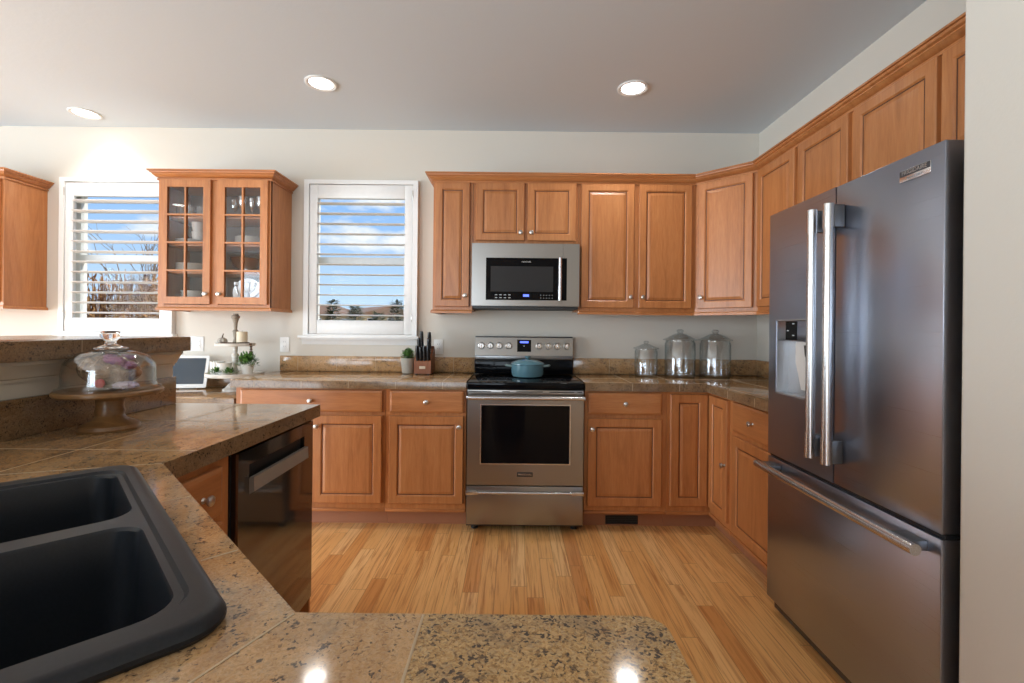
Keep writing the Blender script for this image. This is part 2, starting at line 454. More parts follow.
for nm, (a0, a1, z0, z1), axis in (('door_1', PD, 'x'), ('window_3', RW, 'y')):  # the rear window is invented, a frame for the fill light
    b = B()
    holes = []; n = 2 if axis == 'x' else 4; st = (a1-a0)/n
    for k in range(n): holes.append(rect(a0+st*k+.06, a0+st*(k+1)-.06, z0+.08, z1-.07))
    f = (lambda u, v, w: (XL-.10+w, u, v)) if axis == 'x' else (lambda u, v, w: (u, YR-.10+w, v))
    b.prism(rect(a0, a1, z0, z1), 0, .06, holes, f)
    o = struct(b.build(nm, WHITE))

# plantation shutters
def shutter(W, label, tilt, hinge_side):
    x0, x1, z0, z1 = W; cx = -1.1875 if x0 > -2 else -3.082; hw = .440
    t = thing('window_shutter', label, 'shutter', (cx, -.001, 1.2365), 0, 'white plantation shutters in the back wall')
    zb, zt = 0, 2.441-1.2365
    b = B().prism(rect(-hw, hw, zb, zt), -.045, 0, [rect(-hw+.038, hw-.038, zb+.010, zt-.032)], lambda u, v, w: (u, w, v)); b.build('outer_frame', WHITE, t)
    ix0, ix1 = -hw+.041, hw-.041
    sw = .062; pz0, pz1 = zb+.013, zt-.035
    for a, c in ((ix0, ix0+sw), (ix1-sw, ix1)):
        B().box(a, c, -.036, -.006, pz0, pz1, .004).build('stile', WHITE, t)
    lz0, lz1 = 1.355-1.2365, 2.300-1.2365
    B().box(ix0+sw, ix1-sw, -.035, -.007, pz0, lz0, .004).build('bottom_rail', WHITE, t)
    B().box(ix0+sw, ix1-sw, -.035, -.007, lz1, pz1, .004).build('top_rail', WHITE, t)
    n = 12; st = (lz1-lz0)/n
    base = None
    for k in range(n):
        zc = lz0 + st*(k+.5)
        if base is None:
            b = B(); L = []
            for xx in (ix0+sw+.002, ix1-sw-.002):
                loop = []
                for j in range(16):
                    a = 2*pi*j/16; yy, zz = .041*cos(a), .0052*sin(a)
                    loop.append((xx, yy*cos(tilt)-zz*sin(tilt), yy*sin(tilt)+zz*cos(tilt)))
                L.append(loop)
            b.loft(L, True, True, True); base = b.build('louver', WHITE, t, loc=(0, -.021, zc))
        else:
            c = base.copy(); C.objects.link(c); c.parent = t; c.location = (0, -.021, zc)
    hx = (hw-.0395)*hinge_side
    for hz in (.14, zt-.11):
        B().box(hx-.004, hx+.004, -.0475, -.0455, hz-.032, hz+.032, .001).build('hinge', KNOB, t)
shutter(W2, 'white louvred shutter on the window between the glass cabinet and the knife block', radians(0), 1)
shutter(W1, 'white louvred shutter on the window behind the glass cake dome', radians(-6), -1)

# ------------------------------------------------------------------ cabinets
def knob(parent, x, y, z):
    B().lathe([(.009, 0), (.008, .002), (.0055, .005), (.0055, .013), (.0125, .016), (.0155, .021), (.0145, .026), (.009, .029)], (x, y, z), 18, 'y').build('knob', KNOB, parent)
def door_panel(parent, x0, x1, z0, z1, yf, name='door', kn=None, arch=False, frame=.058):
    """raised panel door in front of plane y=yf"""
    y = yf-.0005; T = .021
    b = B()
    pr = [(0, y-T+.004), (.004, y-T), (frame-.008, y-T), (frame-.003, y-T+.004), (frame, y-T+.0075)]
    b.rings(x0, x1, z0, z1, pr, y)
    # groove and raised field as a second stack
    g0 = frame-.0002
    ins = [(g0-.004, y-T+.0062), (g0+.0050, y-T+.0070), (g0+.022, y-T+.0015), (g0+.026, y-T+.0015)]
    bm = b.bm
    rows = []
    for i, yy in ins:
        rows.append([b.v(q) for q in ((x0+i, yy, z0+i), (x1-i, yy, z0+i), (x1-i, yy, z1-i), (x0+i, yy, z1-i))])
    for k, (a, c) in enumerate(zip(rows, rows[1:])):
        b.m(1 if k == 0 else 0)
        for i in range(4): b.face([a[i], a[(i+1) % 4], c[(i+1) % 4], c[i]])
    b.m(0).face(rows[-1])
    o = b.build(name, [WOODZ, GLAZE], parent, smooth=False)
    if kn: knob(o, kn[0], y-T, kn[1])
    return o
def drawer_front(parent, x0, x1, z0, z1, yf, kn=True):
    y = yf-.0005; T = .021
    b = B().rings(x0, x1, z0, z1, [(0, y-T+.006), (.003, y-T+.003), (.010, y-T+.001), (.013, y-T)], y)
    o = b.build('drawer', WOODX, parent, smooth=False)
    if kn: knob(o, (x0+x1)/2, y-T, (z0+z1)/2)
    return o

def base_cab(label, x, y, rz, w, depth, fronts, top=.9065, toe=.105, kickd=.07, group='maple base cabinets', open_end=None):
    t = thing('base_cabinet', label, 'cabinet', (x, y, 0), rz, group)
    B().box(0.0008, w-.0008, -depth, -.004, toe+.02, top).build('carcass', WOODZ, t)
    B().box(0.0008, w-.0008, -depth-.006, -depth+.04, toe-.0, toe+.0195, .003).build('bottom_rail', WOODX, t)
    B().box(0.0008, w-.0008, -depth+kickd, -.02, 0, toe).build('toe_kick', KICK, t)
    for fr in fronts:
        if fr[0] == 'dr': drawer_front(t, fr[1], fr[2], fr[3], fr[4], -depth, fr[5] if len(fr) > 5 else True)
        else: door_panel(t, fr[1], fr[2], fr[3], fr[4], -depth, 'door', fr[5] if len(fr) > 5 else None)
    return t
DZ0, DZ1, RZ0, RZ1 = .163, .730, .754, .894
FD = .619                                   # face frame plane of the base run
# back wall, left of the range
x0 = -1.80
t = base_cab('wide maple base cabinet behind the dishwasher, one long drawer above two doors', x0, 0, 0, .975, FD,
         [('dr', -1.763-x0, -.843-x0, RZ0, RZ1), ('do', -1.763-x0, -1.317-x0, DZ0, DZ1, (-1.345-x0, .66)), ('do', -1.289-x0, -.845-x0, DZ0, DZ1, (-1.262-x0, .66))])
x0 = -.825
base_cab('maple base cabinet under the knife block with one drawer and door', x0, 0, 0, .525, FD,
         [('dr', -.795-x0, -.316-x0, RZ0, RZ1), ('do', -.797-x0, -.316-x0, DZ0, DZ1, (-.343-x0, .665))])
# right of the range
x0 = .468
base_cab('maple base cabinet under the small glass canister with a floor vent in its plinth', x0, 0, 0, .537, FD,
         [('dr', .489-x0, .967-x0, RZ0, RZ1), ('do', .489-x0, .968-x0, DZ0-.004, DZ1-.004, (.516-x0, .66))])
# corner base with two hinged leaves
t = thing('corner_base_cabinet', 'maple corner base cabinet with two narrow doors meeting at the inner corner', 'cabinet', (R, 0, 0), 0, 'maple base cabinets')
XF = R-FD
a0 = 1.0058-R; yb = -.93
poly = [(a0, -.004), (a0, -FD), (-FD, -FD), (-FD, yb), (-.004, yb), (-.004, -.004)]
B().prism(poly, .125, .9065).build('carcass', WOODZ, t)
poly = [(a0, -FD+.07), (-FD+.07, -FD+.07), (-FD+.07, yb), (-.02, yb), (-.02, -.02), (a0, -.02)]
B().prism(poly, 0, .105).build('toe_kick', KICK, t)
B().sweep([(a0, -FD+.04), (-FD+.04, -FD+.04), (-FD+.04, yb)], [(0, .105), (.046, .105), (.046, .1245), (0, .1245)]).build('bottom_rail', WOODX, t)
door_panel(t, a0+.018, -FD-.024, DZ0, .888, -FD, 'door')
d = bpy.data.objects.new('door', None)      # right hand leaf turned to the right wall
b_ = door_panel(t, 0, .255, DZ0, .888, 0, 'door', (.232, .50))
bpy.data.objects.remove(d)
b_.location = (-FD, -FD-.024, 0); b_.rotation_euler = (0, 0, -pi/2)
# right wall base
base_cab('maple base cabinet beside the fridge with one drawer and door', R, -.932, -pi/2, .53, FD,
         [('dr', .035, .497, RZ0-.028, RZ1), ('do', .035, .497, DZ0-.02, RZ0-.055, None)], group='maple base cabinets')

RAILP = [(0, 1.41), (.014, 1.41), (.014, 1.428), (.006, 1.434), (0, 1.434)]
UD = .315
def upper_cab(label, x, y, rz, w, doors, z0=1.434, z1=2.36, rail=True, depth=UD, ends=(False, False)):
    t = thing('wall_cabinet', label, 'cabinet', (x, y, z0), rz, 'maple wall cabinets')
    B().box(.0008, w-.0008, -depth, -.003, 0, z1-z0).build('carcass', WOODZ, t)
    if rail:
        b = B(); pr = [(o, z-z0) for o, z in RAILP]
        path = [(0.001, -depth+.002), (w-.001, -depth+.002)]
        if ends[0]: path = [(0, -.003)] + [(0, -depth)] + path[1:]
        if ends[1]: path = path[:-1] + [(w, -depth), (w, -.003)]
        pr2 = [(o if o > 0 else -.03, z) for o, z in pr]
        b.sweep(path, [(-.02, 1.41-z0), (.013, 1.41-z0), (.013, 1.424-z0), (.006, 1.4335-z0), (-.02, 1.4335-z0)])
        b.build('bottom_rail', WOODX, t)
    for d in doors:
        door_panel(t, d[0]-x if rz == 0 else d[0], d[1]-x if rz == 0 else d[1], d[2]-z0, d[3]-z0, -depth, 'door', (d[4]-x if rz == 0 else d[4], d[5]-z0), frame=.054)
    return t
upper_cab('narrow single-door maple wall cabinet beside the microwave', -.58, 0, 0, .284, [(-.562, -.317, 1.456, 2.340, -.345, 1.535)], ends=(True, False))
upper_cab('short two-door maple wall cabinet above the microwave', -.295, 0, 0, .753, [(-.273, .072, 1.930, 2.340, .045, 1.985), (.094, .440, 1.930, 2.340, .121, 1.985)], z0=1.902, rail=False)
upper_cab('tall two-door maple wall cabinet above the glass canisters', .459, 0, 0, .838, [(.478, .855, 1.458, 2.338, .830, 1.535), (.890, 1.267, 1.458, 2.338, .915, 1.535)])
# diagonal corner
t = thing('corner_wall_cabinet', 'diagonal maple corner wall cabinet catching the window light', 'cabinet', (R, 0, 1.434), 0, 'maple wall cabinets')
poly = [(-.61, -.003), (-.61, -UD), (-UD, -.61), (-.003, -.61), (-.003, -.003)]
B().prism(poly, 0, 2.36-1.434).build('carcass', WOODZ, t)
B().sweep([(-.61, -UD), (-UD, -.61)], [(-.02, -.024), (.013, -.024), (.013, -.010), (.006, -.0005), (-.02, -.0005)]).build('bottom_rail', WOODX, t)
dl = UD*1.0; dlen = (.61-UD)*sqrt(2)
dd = door_panel(t, .028, dlen-.028, 1.458-1.434, 2.338-1.434, 0, 'door', (.055, 1.535-1.434), frame=.054)
dd.location = (-.61, -UD, 0); dd.rotation_euler = (0, 0, -pi/4)
# right wall uppers (x runs toward the camera)
upper_cab('two-door maple wall cabinet on the side wall beside the fridge', R, -.6105, -pi/2, .858, [(.022, .420, 1.458, 2.338, .395, 1.535), (.455, .845, 1.458, 2.338, .48, 1.535)])
upper_cab('wide short maple wall cabinet above the fridge', R, -1.4690, -pi/2, .916, [(.022, .452, 1.922, 2.338, .415, 1.965), (.474, .895, 1.922, 2.338, .51, 1.965)], z0=1.90, rail=False)

CR = [(-.012, 2.340), (.010, 2.340), (.010, 2.350), (.004, 2.353), (.004, 2.357), (.015, 2.361), (.024, 2.371), (.030, 2.376), (.030, 2.381), (.040, 2.386), (.043, 2.392), (.043, 2.396), (.052, 2.397), (.052, 2.406), (-.012, 2.406)]
cr_ = B().sweep([(-.58, -.004), (-.58, -UD), (R-.61, -UD), (R-UD, -.61), (R-UD, -2.384)], CR).build('crown_molding', WOODX)
tag(cr_, 'maple crown molding running along the tops of the wall cabinets to the fridge', 'molding')
S_CR = cr_

# glass fronted cabinet
gx0, gx1 = -2.545, -1.742
t = thing('glass_cabinet', 'maple wall cabinet with glass-paned doors showing dishes', 'cabinet', (gx0, 0, 1.434), 0, 'maple wall cabinets')
gw = gx1-gx0; gh = 2.36-1.434; z_ = lambda z: z-1.434
INNER = plain('cabinet_inside', lin(112, 96, 84), .6)
b = B(); b.box(0, .018, -UD, -.003, 0, gh); b.box(gw-.018, gw, -UD, -.003, 0, gh); b.box(.018, gw-.018, -UD+.001, -.003, 0, .018); b.box(.018, gw-.018, -UD+.001, -.003, gh-.045, gh)
for a, c in ((.0, .045), (gw/2-.03, gw/2+.03), (gw-.045, gw)): b.box(a, c, -UD-.0005, -UD+.018, 0, gh)
b.build('carcass', WOODZ, t)
B().box(.018, gw-.018, -.012, -.004, .018, gh-.045).build('back_panel', INNER, t)
for zz in (2.092, 1.894, 1.694): B().box(.0185, gw-.0185, -UD+.03, -.0125, z_(zz)-.016, z_(zz), .002).build('shelf', WOODX, t)
B().sweep([(0, -.003), (0, -UD), (gw, -UD), (gw, -.003)], [(-.02, -.024), (.013, -.024), (.013, -.010), (.006, -.0005), (-.02, -.0005)]).build('bottom_rail', WOODX, t)
B().sweep([(0, -.004), (0, -UD), (gw, -UD), (gw, -.004)], [(o, z_(z)) for o, z in CR]).build('crown', WOODX, t)
for x0, x1, kx in ((-2.521-gx0, -2.163-gx0, -2.186-gx0), (-2.112-gx0, -1.757-gx0, -2.089-gx0)):
    fz0, fz1 = z_(1.456), z_(2.340); y = -UD-.001; fr = .051
    holes = []; rows = [fz0+fr, z_(1.694), z_(1.894), z_(2.092), fz1-fr]; cols = [x0+fr, (x0+x1)/2, x1-fr]
    mw = .0062
    for i in range(4):
        for j in range(2):
            holes.append(rect(cols[j]+(mw if j else 0), cols[j+1]-(0 if j else mw), rows[i]+(mw if i else 0), rows[i+1]-(mw if i < 3 else 0)))
    d = B().prism(rect(x0, x1, fz0, fz1), y-.021, y, holes, lambda u, v, w: (u, w, v)).build('door', WOODZ, t, smooth=False)
    B().box(cols[0]-.004, cols[2]+.004, y-.011, y-.009, rows[0]-.004, rows[4]+.004).build('pane', CABGLASS, d)
    knob(d, kx, y-.021, z_(1.527))
# cabinet cut by the picture edge
lx0 = -4.45
t = thing('wall_cabinet', 'maple wall cabinet beyond the other window, seen from its end', 'cabinet', (lx0, 0, 1.434), 0, 'maple wall cabinets')
lw = -3.652-lx0
B().box(0, lw, -UD, -.003, 0, gh).build('carcass', WOODZ, t)
B().sweep([(0, -.003), (0, -UD), (lw, -UD), (lw, -.003)], [(-.02, -.024), (.013, -.024), (.013, -.010), (.006, -.0005), (-.02, -.0005)]).build('bottom_rail', WOODX, t)
B().sweep([(0, -.004), (0, -UD), (lw, -UD), (lw, -.004)], [(o, z_(z)) for o, z in CR]).build('crown', WOODX, t)
door_panel(t, .02, lw/2-.012, .024, .904, -UD, 'door', (lw/2-.04, .1)); door_panel(t, lw/2+.012, lw-.02, .024, .904, -UD, 'door', (lw/2+.04, .1))

# ------------------------------------------------------------------ worktops
HC = .9587; TH = .052; CD = .6588
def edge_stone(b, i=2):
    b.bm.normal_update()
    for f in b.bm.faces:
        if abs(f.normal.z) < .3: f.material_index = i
def top_thing(name, label, outer, holes=(), cat='worktop', z1=HC, th=TH, extra=None, mats=(GRAN, GRANS, GRAND)):
    b = B(); b.prism(outer, z1-th, z1, holes, bev=.004)
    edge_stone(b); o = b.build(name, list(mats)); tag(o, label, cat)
    return o
def strips(parent, segs, w=.0032, name='grout'):
    """pale grout: list of (p, q, normal) thin strips on the stone"""
    b = B()
    for p, q, nrm in segs:
        p, q, n = Vector(p), Vector(q), Vector(nrm)
        d = (q-p).normalized(); s_ = d.cross(n)*w/2; u = n*.0006
        lo = [p-s_, p+s_, q+s_, q-s_]
        vs0 = [b.v(x - n*.0004) for x in lo]; vs1 = [b.v(x+u) for x in lo]
        b.face(vs1); b.face(vs0[::-1])
        for i in range(4): b.face([vs0[i], vs0[(i+1) % 4], vs1[(i+1) % 4], vs1[i]])
    return b.build(name, GROUT, parent, smooth=False)
# left of the range
bt = .02
o = top_thing('worktop', 'granite worktop behind the dishwasher carrying the knife block', rect(-1.815, -.2985, -CD, -.001))
g = []
xs = [-1.057+.303*k for k in range(-2, 3)]
for x in xs: g.append(((x, -CD, HC-TH+.003), (x, -CD, HC-.004), (0, -1, 0))); g.append(((x, -CD+.004, HC), (x, -.0225, HC), (0, 0, 1)))
g.append(((-1.81, -CD+.035, HC), (-.30, -CD+.035, HC), (0, 0, 1))); g.append(((-1.81, -.36, HC), (-.30, -.36, HC), (0, 0, 1)))
strips(o, g)
bs = B().box(-1.815, -.2985, -.0215, -.0012, HC+.0004, 1.076, .003).build('backsplash', GRAN, o)
strips(bs, [((x, -.0215, HC+.003), (x, -.0215, 1.073), (0, -1, 0)) for x in (-1.674, -1.371, -1.068, -.765, -.462)])
# right of the range and along the right wall
o = top_thing('worktop', 'granite worktop turning the corner under the glass canisters', [(.4665, -.001), (.4665, -CD), (R-CD, -CD), (R-CD, -1.465), (R-.001, -1.465), (R-.001, -.001)])
g = [((.47, -CD+.035, HC), (R-CD+.035, -CD+.035, HC), (0, 0, 1)), ((R-CD+.035, -CD+.035, HC), (R-CD+.035, -1.46, HC), (0, 0, 1)), ((R-.36, -1.46, HC), (R-.36, -.36, HC), (0, 0, 1)), ((.47, -.36, HC), (R-.03, -.36, HC), (0, 0, 1))]
for x in (.77, 1.073): g.append(((x, -CD, HC-TH+.003), (x, -CD, HC-.004), (0, -1, 0))); g.append(((x, -CD+.004, HC), (x, -.0225, HC), (0, 0, 1)))
for y in (-.95, -1.253): g.append(((R-CD, y, HC-TH+.003), (R-CD, y, HC-.004), (-1, 0, 0))); g.append(((R-CD+.004, y, HC), (R-.0225, y, HC), (0, 0, 1)))
strips(o, g)
bs = B().box(.4665, R-.0012, -.0215, -.0012, HC+.0004, 1.079, .003).build('backsplash', GRAN, o)
bs2 = B().box(R-.0215, R-.0012, -1.46, -.022, HC+.0004, 1.079, .003).build('backsplash', GRAN, o)
strips(bs, [((x, -.0215, HC+.003), (x, -.0215, 1.076), (0, -1, 0)) for x in (.75, 1.053, 1.356, 1.659)])
# low desk
o = top_thing('desk_counter', 'low granite desk surface carrying the tablet and tiered tray', rect(-2.95, -1.8165, -.615, -.001), z1=.83, th=.05)
B().box(-2.95, -1.8165, -.0215, -.0012, .8304, .905, .003).build('backsplash', GRAND, o)
t = thing('desk_cabinet', 'low maple cabinet under the granite desk', 'cabinet', (-2.94, 0, 0), 0)
B().box(0, 1.12, -.58, -.004, .10, .779).build('carcass', WOODZ, t); B().box(0, 1.12, -.51, -.02, 0, .10).build('toe_kick', KICK, t)
for k in range(2):
    drawer_front(t, .02+.56*k, .54+.56*k, .62, .76, -.58); door_panel(t, .02+.56*k, .54+.56*k, .13, .60, -.58)

# peninsula: mitred, with a diagonal stretch holding the sink
PX, PY = -.862, -3.115
DG0, DG1 = (-.866, -2.512), (-.258, -3.115)
SK = (-.558, -2.817)                      # middle of the diagonal edge
def sk(x, y): return (SK[0] + x*cos(3*pi/4) - y*sin(3*pi/4), SK[1] + x*sin(3*pi/4) + y*cos(3*pi/4))
corner = [(.182-.03+.03*sin(a), PY-.03+.03*cos(a)) for a in (0, .39, .785, 1.18, pi/2)]
SX = -.104
outer = [(-1.4985, -1.60), (-.850, -1.60), DG0, DG1, (SX, PY), (SX, -3.76), (-1.4985, -3.76)]
hole = [sk(*p) for p in rr(-.405, .395, .09, .575, .05, 4)][::-1]
b = B(); b.prism(outer, HC-TH, HC, [hole])
b.m(1); b.prism([(SX+.0002, -3.76), (SX+.0002, PY)] + corner + [(.182, -3.76)], HC-TH, HC)
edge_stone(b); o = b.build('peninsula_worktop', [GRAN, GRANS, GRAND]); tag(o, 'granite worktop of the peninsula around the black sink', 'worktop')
mit = Vector((-.205-1.0*.0, 0))
g = [((-1.185, -1.603, HC), (-1.185, -2.62, HC), (0, 0, 1)), ((SX, PY-.002, HC), (SX, -3.75, HC), (0, 0, 1)),
     ((DG1[0], DG1[1]-.003, HC), (-.47, -3.60, HC), (0, 0, 1)), ((DG0[0]-.004, DG0[1], HC), (-1.185, -2.62, HC), (0, 0, 1)),
     ((-1.478, -1.99, HC), (PX-.002, -1.99, HC), (0, 0, 1)), ((-1.478, -2.39, HC), (PX-.002, -2.39, HC), (0, 0, 1)),
     (sk(-.20, .002)+(HC,), sk(-.20, .05)+(HC,), (0, 0, 1)), (sk(.12, .002)+(HC,), sk(.12, .05)+(HC,), (0, 0, 1))]
strips(o, g, .0030)
b = B().box(-1.4985, -1.4785, -3.75, -1.612, HC+.0004, 1.077, .003); bs = b.build('backsplash', GRAND, o)
o = B().prism(rect(-2.10, -1.436, -4.4, -1.585), 1.1905, 1.252, bev=.004).build('bar_ledge', [GRAND]); tag(o, 'raised granite bar ledge behind the cake stand', 'ledge')
strips(o, [((-1.436, y, 1.195), (-1.436, y, 1.249), (1, 0, 0)) for y in (-2.113,)], .0025)

# peninsula cabinets (face +x)
t = base_cab('small maple base cabinet with a drawer between dishwasher and sink', -1.49, -2.465, pi/2, .265, .598,
         [('dr', .018, .208, .735, .878), ('do', .018, .208, .163, .71, (.185, .64))], group='maple base cabinets')
t = thing('sink_base_cabinet', 'diagonal maple base cabinet under the black sink', 'cabinet', (*SK, 0), 3*pi/4, 'maple base cabinets')
B().prism([(-.40, .035), (.40, .035), (.40, .09), (-.40, .09)], .125, .9065).build('face_frame', WOODZ, t)
B().prism([(-.40, .105), (.40, .105), (.40, .14), (-.40, .14)], 0, .105).build('toe_kick', KICK, t)
B().box(-.40, .40, .0955, .62, .105, .125).build('carcass', WOODZ, t)
door_panel(t, -.37, -.01, .163, .72, .035, 'door', (-.04, .64)); door_panel(t, .01, .37, .163, .72, .035, 'door', (.04, .64))
drawer_front(t, -.37, .37, .74, .885, .035, False)
t = thing('base_cabinet', 'maple base cabinet under the speckled granite peninsula end', 'cabinet', (.15, -3.73, 0), pi, 'maple base cabinets')
B().box(.0, .37, -.58, 0, .125, .9065).build('carcass', WOODZ, t); B().box(.0, .37, -.51, 0, 0, .105).build('toe_kick', KICK, t)
B().box(.0, .37, -.585, 0, .105, .1245).build('bottom_rail', WOODX, t)
drawer_front(t, .02, .35, .754, .89, -.58); door_panel(t, .02, .35, .163, .73, -.58)

# dishwasher
t = thing('dishwasher', 'dark glossy dishwasher with a bar handle under the peninsula worktop', 'dishwasher', (-.876, -2.183, 0), pi/2)
dw = .562
b = B(); b.box(.0, dw, .02, .57, .105, .895); b.build('body', DARKM, t)
z0, z1 = .125, .892
# door with a long pocket behind the bar
px0, px1, pz0, pz1 = .065, dw-.085, .755, .842
b = B().prism(rect(.003, dw-.003, z0, z1), -.004, .019, [rect(px0, px1, pz0, pz1)], lambda u, v, w: (u, w, v))
d = b.build('door', DW, t)
B().box(px0, px1, .0125, .0185, pz0, pz1).build('handle_pocket', BLACK, d)
b = B().loft([[(x, -.022, pz0-.002), (x, -.004, pz0-.012), (x, .010, pz0+.004), (x, -.006, pz0+.045), (x, -.020, pz0+.045)] for x in (px0+.001, px1-.001)], True, True, True); b.build('handle', DWH, d)
B().box(.0, dw, .05, .10, .0, .104).build('toe_kick', BLACK, t)
o = tag(B().box(-1.48, -.884, -1.619, -1.6045, 0, .9063, .002).build('end_panel', WOODZ), 'maple end panel closing the peninsula beside the dishwasher', 'panel')

# ------------------------------------------------------------------ sink
SINKM = M_('black_composite_sink'); nz = SINKM.noise(SINKM.coord(), 260, 2)
SINKM.set(col=SINKM.mix(nz, (.004, .0048, .006), (.011, .013, .017)), rough=.40, spec=.32); SINKM = SINKM.m
t = thing('kitchen_sink', 'black composite double-bowl sink set into the peninsula', 'sink', (*SK, HC), 3*pi/4)
ox0, ox1, oy0, oy1 = -.412, .412, .058, .615
zt = .021
bA = (.028, .352, .100, .555); bB = (-.350, -.016, .100, .555)
b = B()
lo = lambda d, z: [(x, y, z) for x, y in rr(ox0+d, ox1-d, oy0+d, oy1-d, .048-d*.5, 6)]
b.loft([lo(.004, .0005), lo(0, .006), lo(0, .011), lo(.004, .017), lo(.010, .0205), lo(.018, zt)])
in_ = [(x, y) for x, y in rr(ox0+.018, ox1-.018, oy0+.018, oy1-.018, .039, 6)]
# top deck with one shared well holding both bowls
wl = [(x, y) for x, y in rr(bB[0]-.014, bA[1]+.014, .086, .569, .05, 6)]
def flat(outer, holes, z):
    polys = [outer]+holes
    tri = tessellate_polygon([[Vector((p[0], p[1], 0)) for p in L] for L in polys])
    fl = [b.v((p[0], p[1], z)) for L in polys for p in L]
    for q in tri: b.face([fl[i] for i in q])
flat(in_, [wl], zt)
wl2 = [(x, y) for x, y in rr(bB[0]-.009, bA[1]+.009, .091, .564, .047, 6)]
b.loft([[(x, y, zt) for x, y in wl], [(x, y, zt-.005) for x, y in wl2]])
flat(wl2, [rr(*bA, .045, 6), rr(*bB, .045, 6)], zt-.005)
b.build('rim', SINKM, t)
for q in (bA, bB):
    b = B()
    L = lambda d, z, r: [(x, y, z) for x, y in rr(q[0]+d, q[1]-d, q[2]+d, q[3]-d, r, 6)]
    b.loft([L(0, zt-.005, .045), L(.003, zt-.010, .044), L(.004, -.06, .044), L(.010, -.16, .045), L(.020, -.195, .05), L(.045, -.208, .05)], True, False, True)
    bw = b.build('bowl', SINKM, t)
    B().lathe([(.055, 0), (.055, .002), (.045, .003), (.040, -.003), (.012, -.003)], ((q[0]+q[1])/2, (q[2]+q[3])/2, -.2075), 24).build('drain', SILVER, bw)

# ------------------------------------------------------------------ range
RX = .083
t = thing('kitchen_range', 'stainless electric range with black glass cooktop between the base cabinets', 'range', (RX, 0, 0))
hw = .3745
B().box(-hw, hw, -.655, -.03, .035, .912).build('body', FRIDGES, t)
for sx in (-1, 1):
    for yy in (-.60, -.10): B().lathe([(.022, 0), (.022, .02), (.012, .022), (.012, .036)], (sx*(hw-.05), yy, 0), 14).build('foot', BLACK, t)
# cooktop: black glass with a dark front lip
b = B(); b.box(-hw-.002, hw+.002, -.668, -.036, .9125, .957, .006, 3)
ct = b.build('cooktop', BGLASS, t)
for bx, by, br in ((-.19, -.47, .11), (.19, -.47, .09), (-.19, -.20, .08), (.19, -.20, .10)):
    bb = B()
    for r0 in (br, br*.62):
        n = 48; bb.loft([[(bx+r*cos(2*pi*k/n), by+r*sin(2*pi*k/n), .9573) for k in range(n)] for r in (r0, r0-.002)])
    bb.build('burner_ring', plain('burner_ring_grey', (.10, .10, .10), .3), ct)
# backguard
b = B(); b.box(-hw, hw, -.085, -.03, .958, 1.066, .004); b.build('riser', BGLASS, t)
b = B(); b.box(-hw, hw, -.090, -.03, 1.0665, 1.098, .003); b.build('vent_strip', steel('vent_strip_grey', (.22, .22, .22), .3), t)
b = B().loft([[(x, -.094, 1.0985), (x, -.070, 1.234), (x, -.030, 1.234), (x, -.030, 1.0985)] for x in (-hw, hw)], True, True, True)
cp = b.build('control_panel', STEEL, t)
B().box(-hw, hw, -.072, -.03, 1.2345, 1.244, .003).build('top_cap', plain('backguard_cap', (.08, .08, .08), .4, .6), t)
yk = lambda z: -.094+(z-1.0985)/(1.234-1.0985)*.024
for kx in (-.324, -.257, -.188, -.115, .116, .185, .254, .327):
    k = B().lathe([(.026, 0), (.026, .004), (.022, .006), (.0215, .022), (.019, .025)], (kx, yk(1.172), 1.172), 24, 'y').build('dial', KNOB, cp)
    B().box(kx-.003, kx+.003, yk(1.172)-.0285, yk(1.172)-.0252, 1.156, 1.188, .001).build('pointer', STEELB, k)
for z0 in (0,):
    b = B().loft([[(x, yk(1.127)-.002, 1.127), (x, yk(1.219)-.002, 1.219), (x, yk(1.219)+.001, 1.219), (x, yk(1.127)+.001, 1.127)] for x in (-.052, .055)], True, True, True)
    ds = b.build('display', BGLASS, cp)
    B().box(-.030, .034, yk(1.2)-.0032, yk(1.2)-.0022, 1.192, 1.208).build('lit_digits', LED, ds)
    b = B()
    for i in range(2): b.box(-.004, .006, yk(1.16)-.0032, yk(1.16)-.0022, 1.168-.022*i, 1.174-.022*i)
    b.build('button_marks', ICON, ds)
# oven door
yd0, yd1 = -.656, -.690
gx0_, gx1_, gz0, gz1 = -.284, .284, .443, .818
b = B().prism(rect(-.370, .370, .307, .879), yd1, yd0, [rect(gx0_, gx1_, gz0, gz1)], lambda u, v, w: (u, w, v)); od = b.build('oven_door', STEEL, t)
B().box(gx0_, gx1_, yd1+.003, yd0-.004, gz0, gz1).build('oven_window', BGLASS, od)
b = B().prism(rect(gx0_-.004, gx1_+.004, gz0-.004, gz1+.004), yd1-.0025, yd1+.003, [rect(gx0_+.003, gx1_-.003, gz0+.003, gz1-.003)], lambda u, v, w: (u, w, v)); b.build('window_trim', STEELB, od)
b = B(); b.box(-.370, .370, -.684, -.656, .8805, .911, .002); st_ = b.build('vent_panel', STEEL, t)
b = B()
for a, c in ((-.36, -.22), (-.15, -.10), (-.06, .11), (.15, .31), (.33, .36)): b.box(a, c, -.6846, -.68, .898, .904)
b.build('vent_slots', BLACK, st_)
b = B().tube([(-.362, yd1-.05, .868), (.362, yd1-.05, .868)], .0125, 16); h = b.build('handle', STEELB, od)
for sx in (-1, 1): B().box(sx*.362-.011, sx*.362+.011, yd1-.06, yd1-.0005, .856, .880, .003).build('bracket', STEELB, h)
b = B(); b.box(-.050, .050, yd1-.003, yd1-.0002, .362, .391, .002); bd = b.build('badge', plain('badge_black', (.03, .03, .03), .4), od)
B().text('FRIGIDAIRE', .017, lambda x, y, z: (x, yd1-.0035-z, .3765+y)).build('lettering', STEELB, bd, smooth=False)
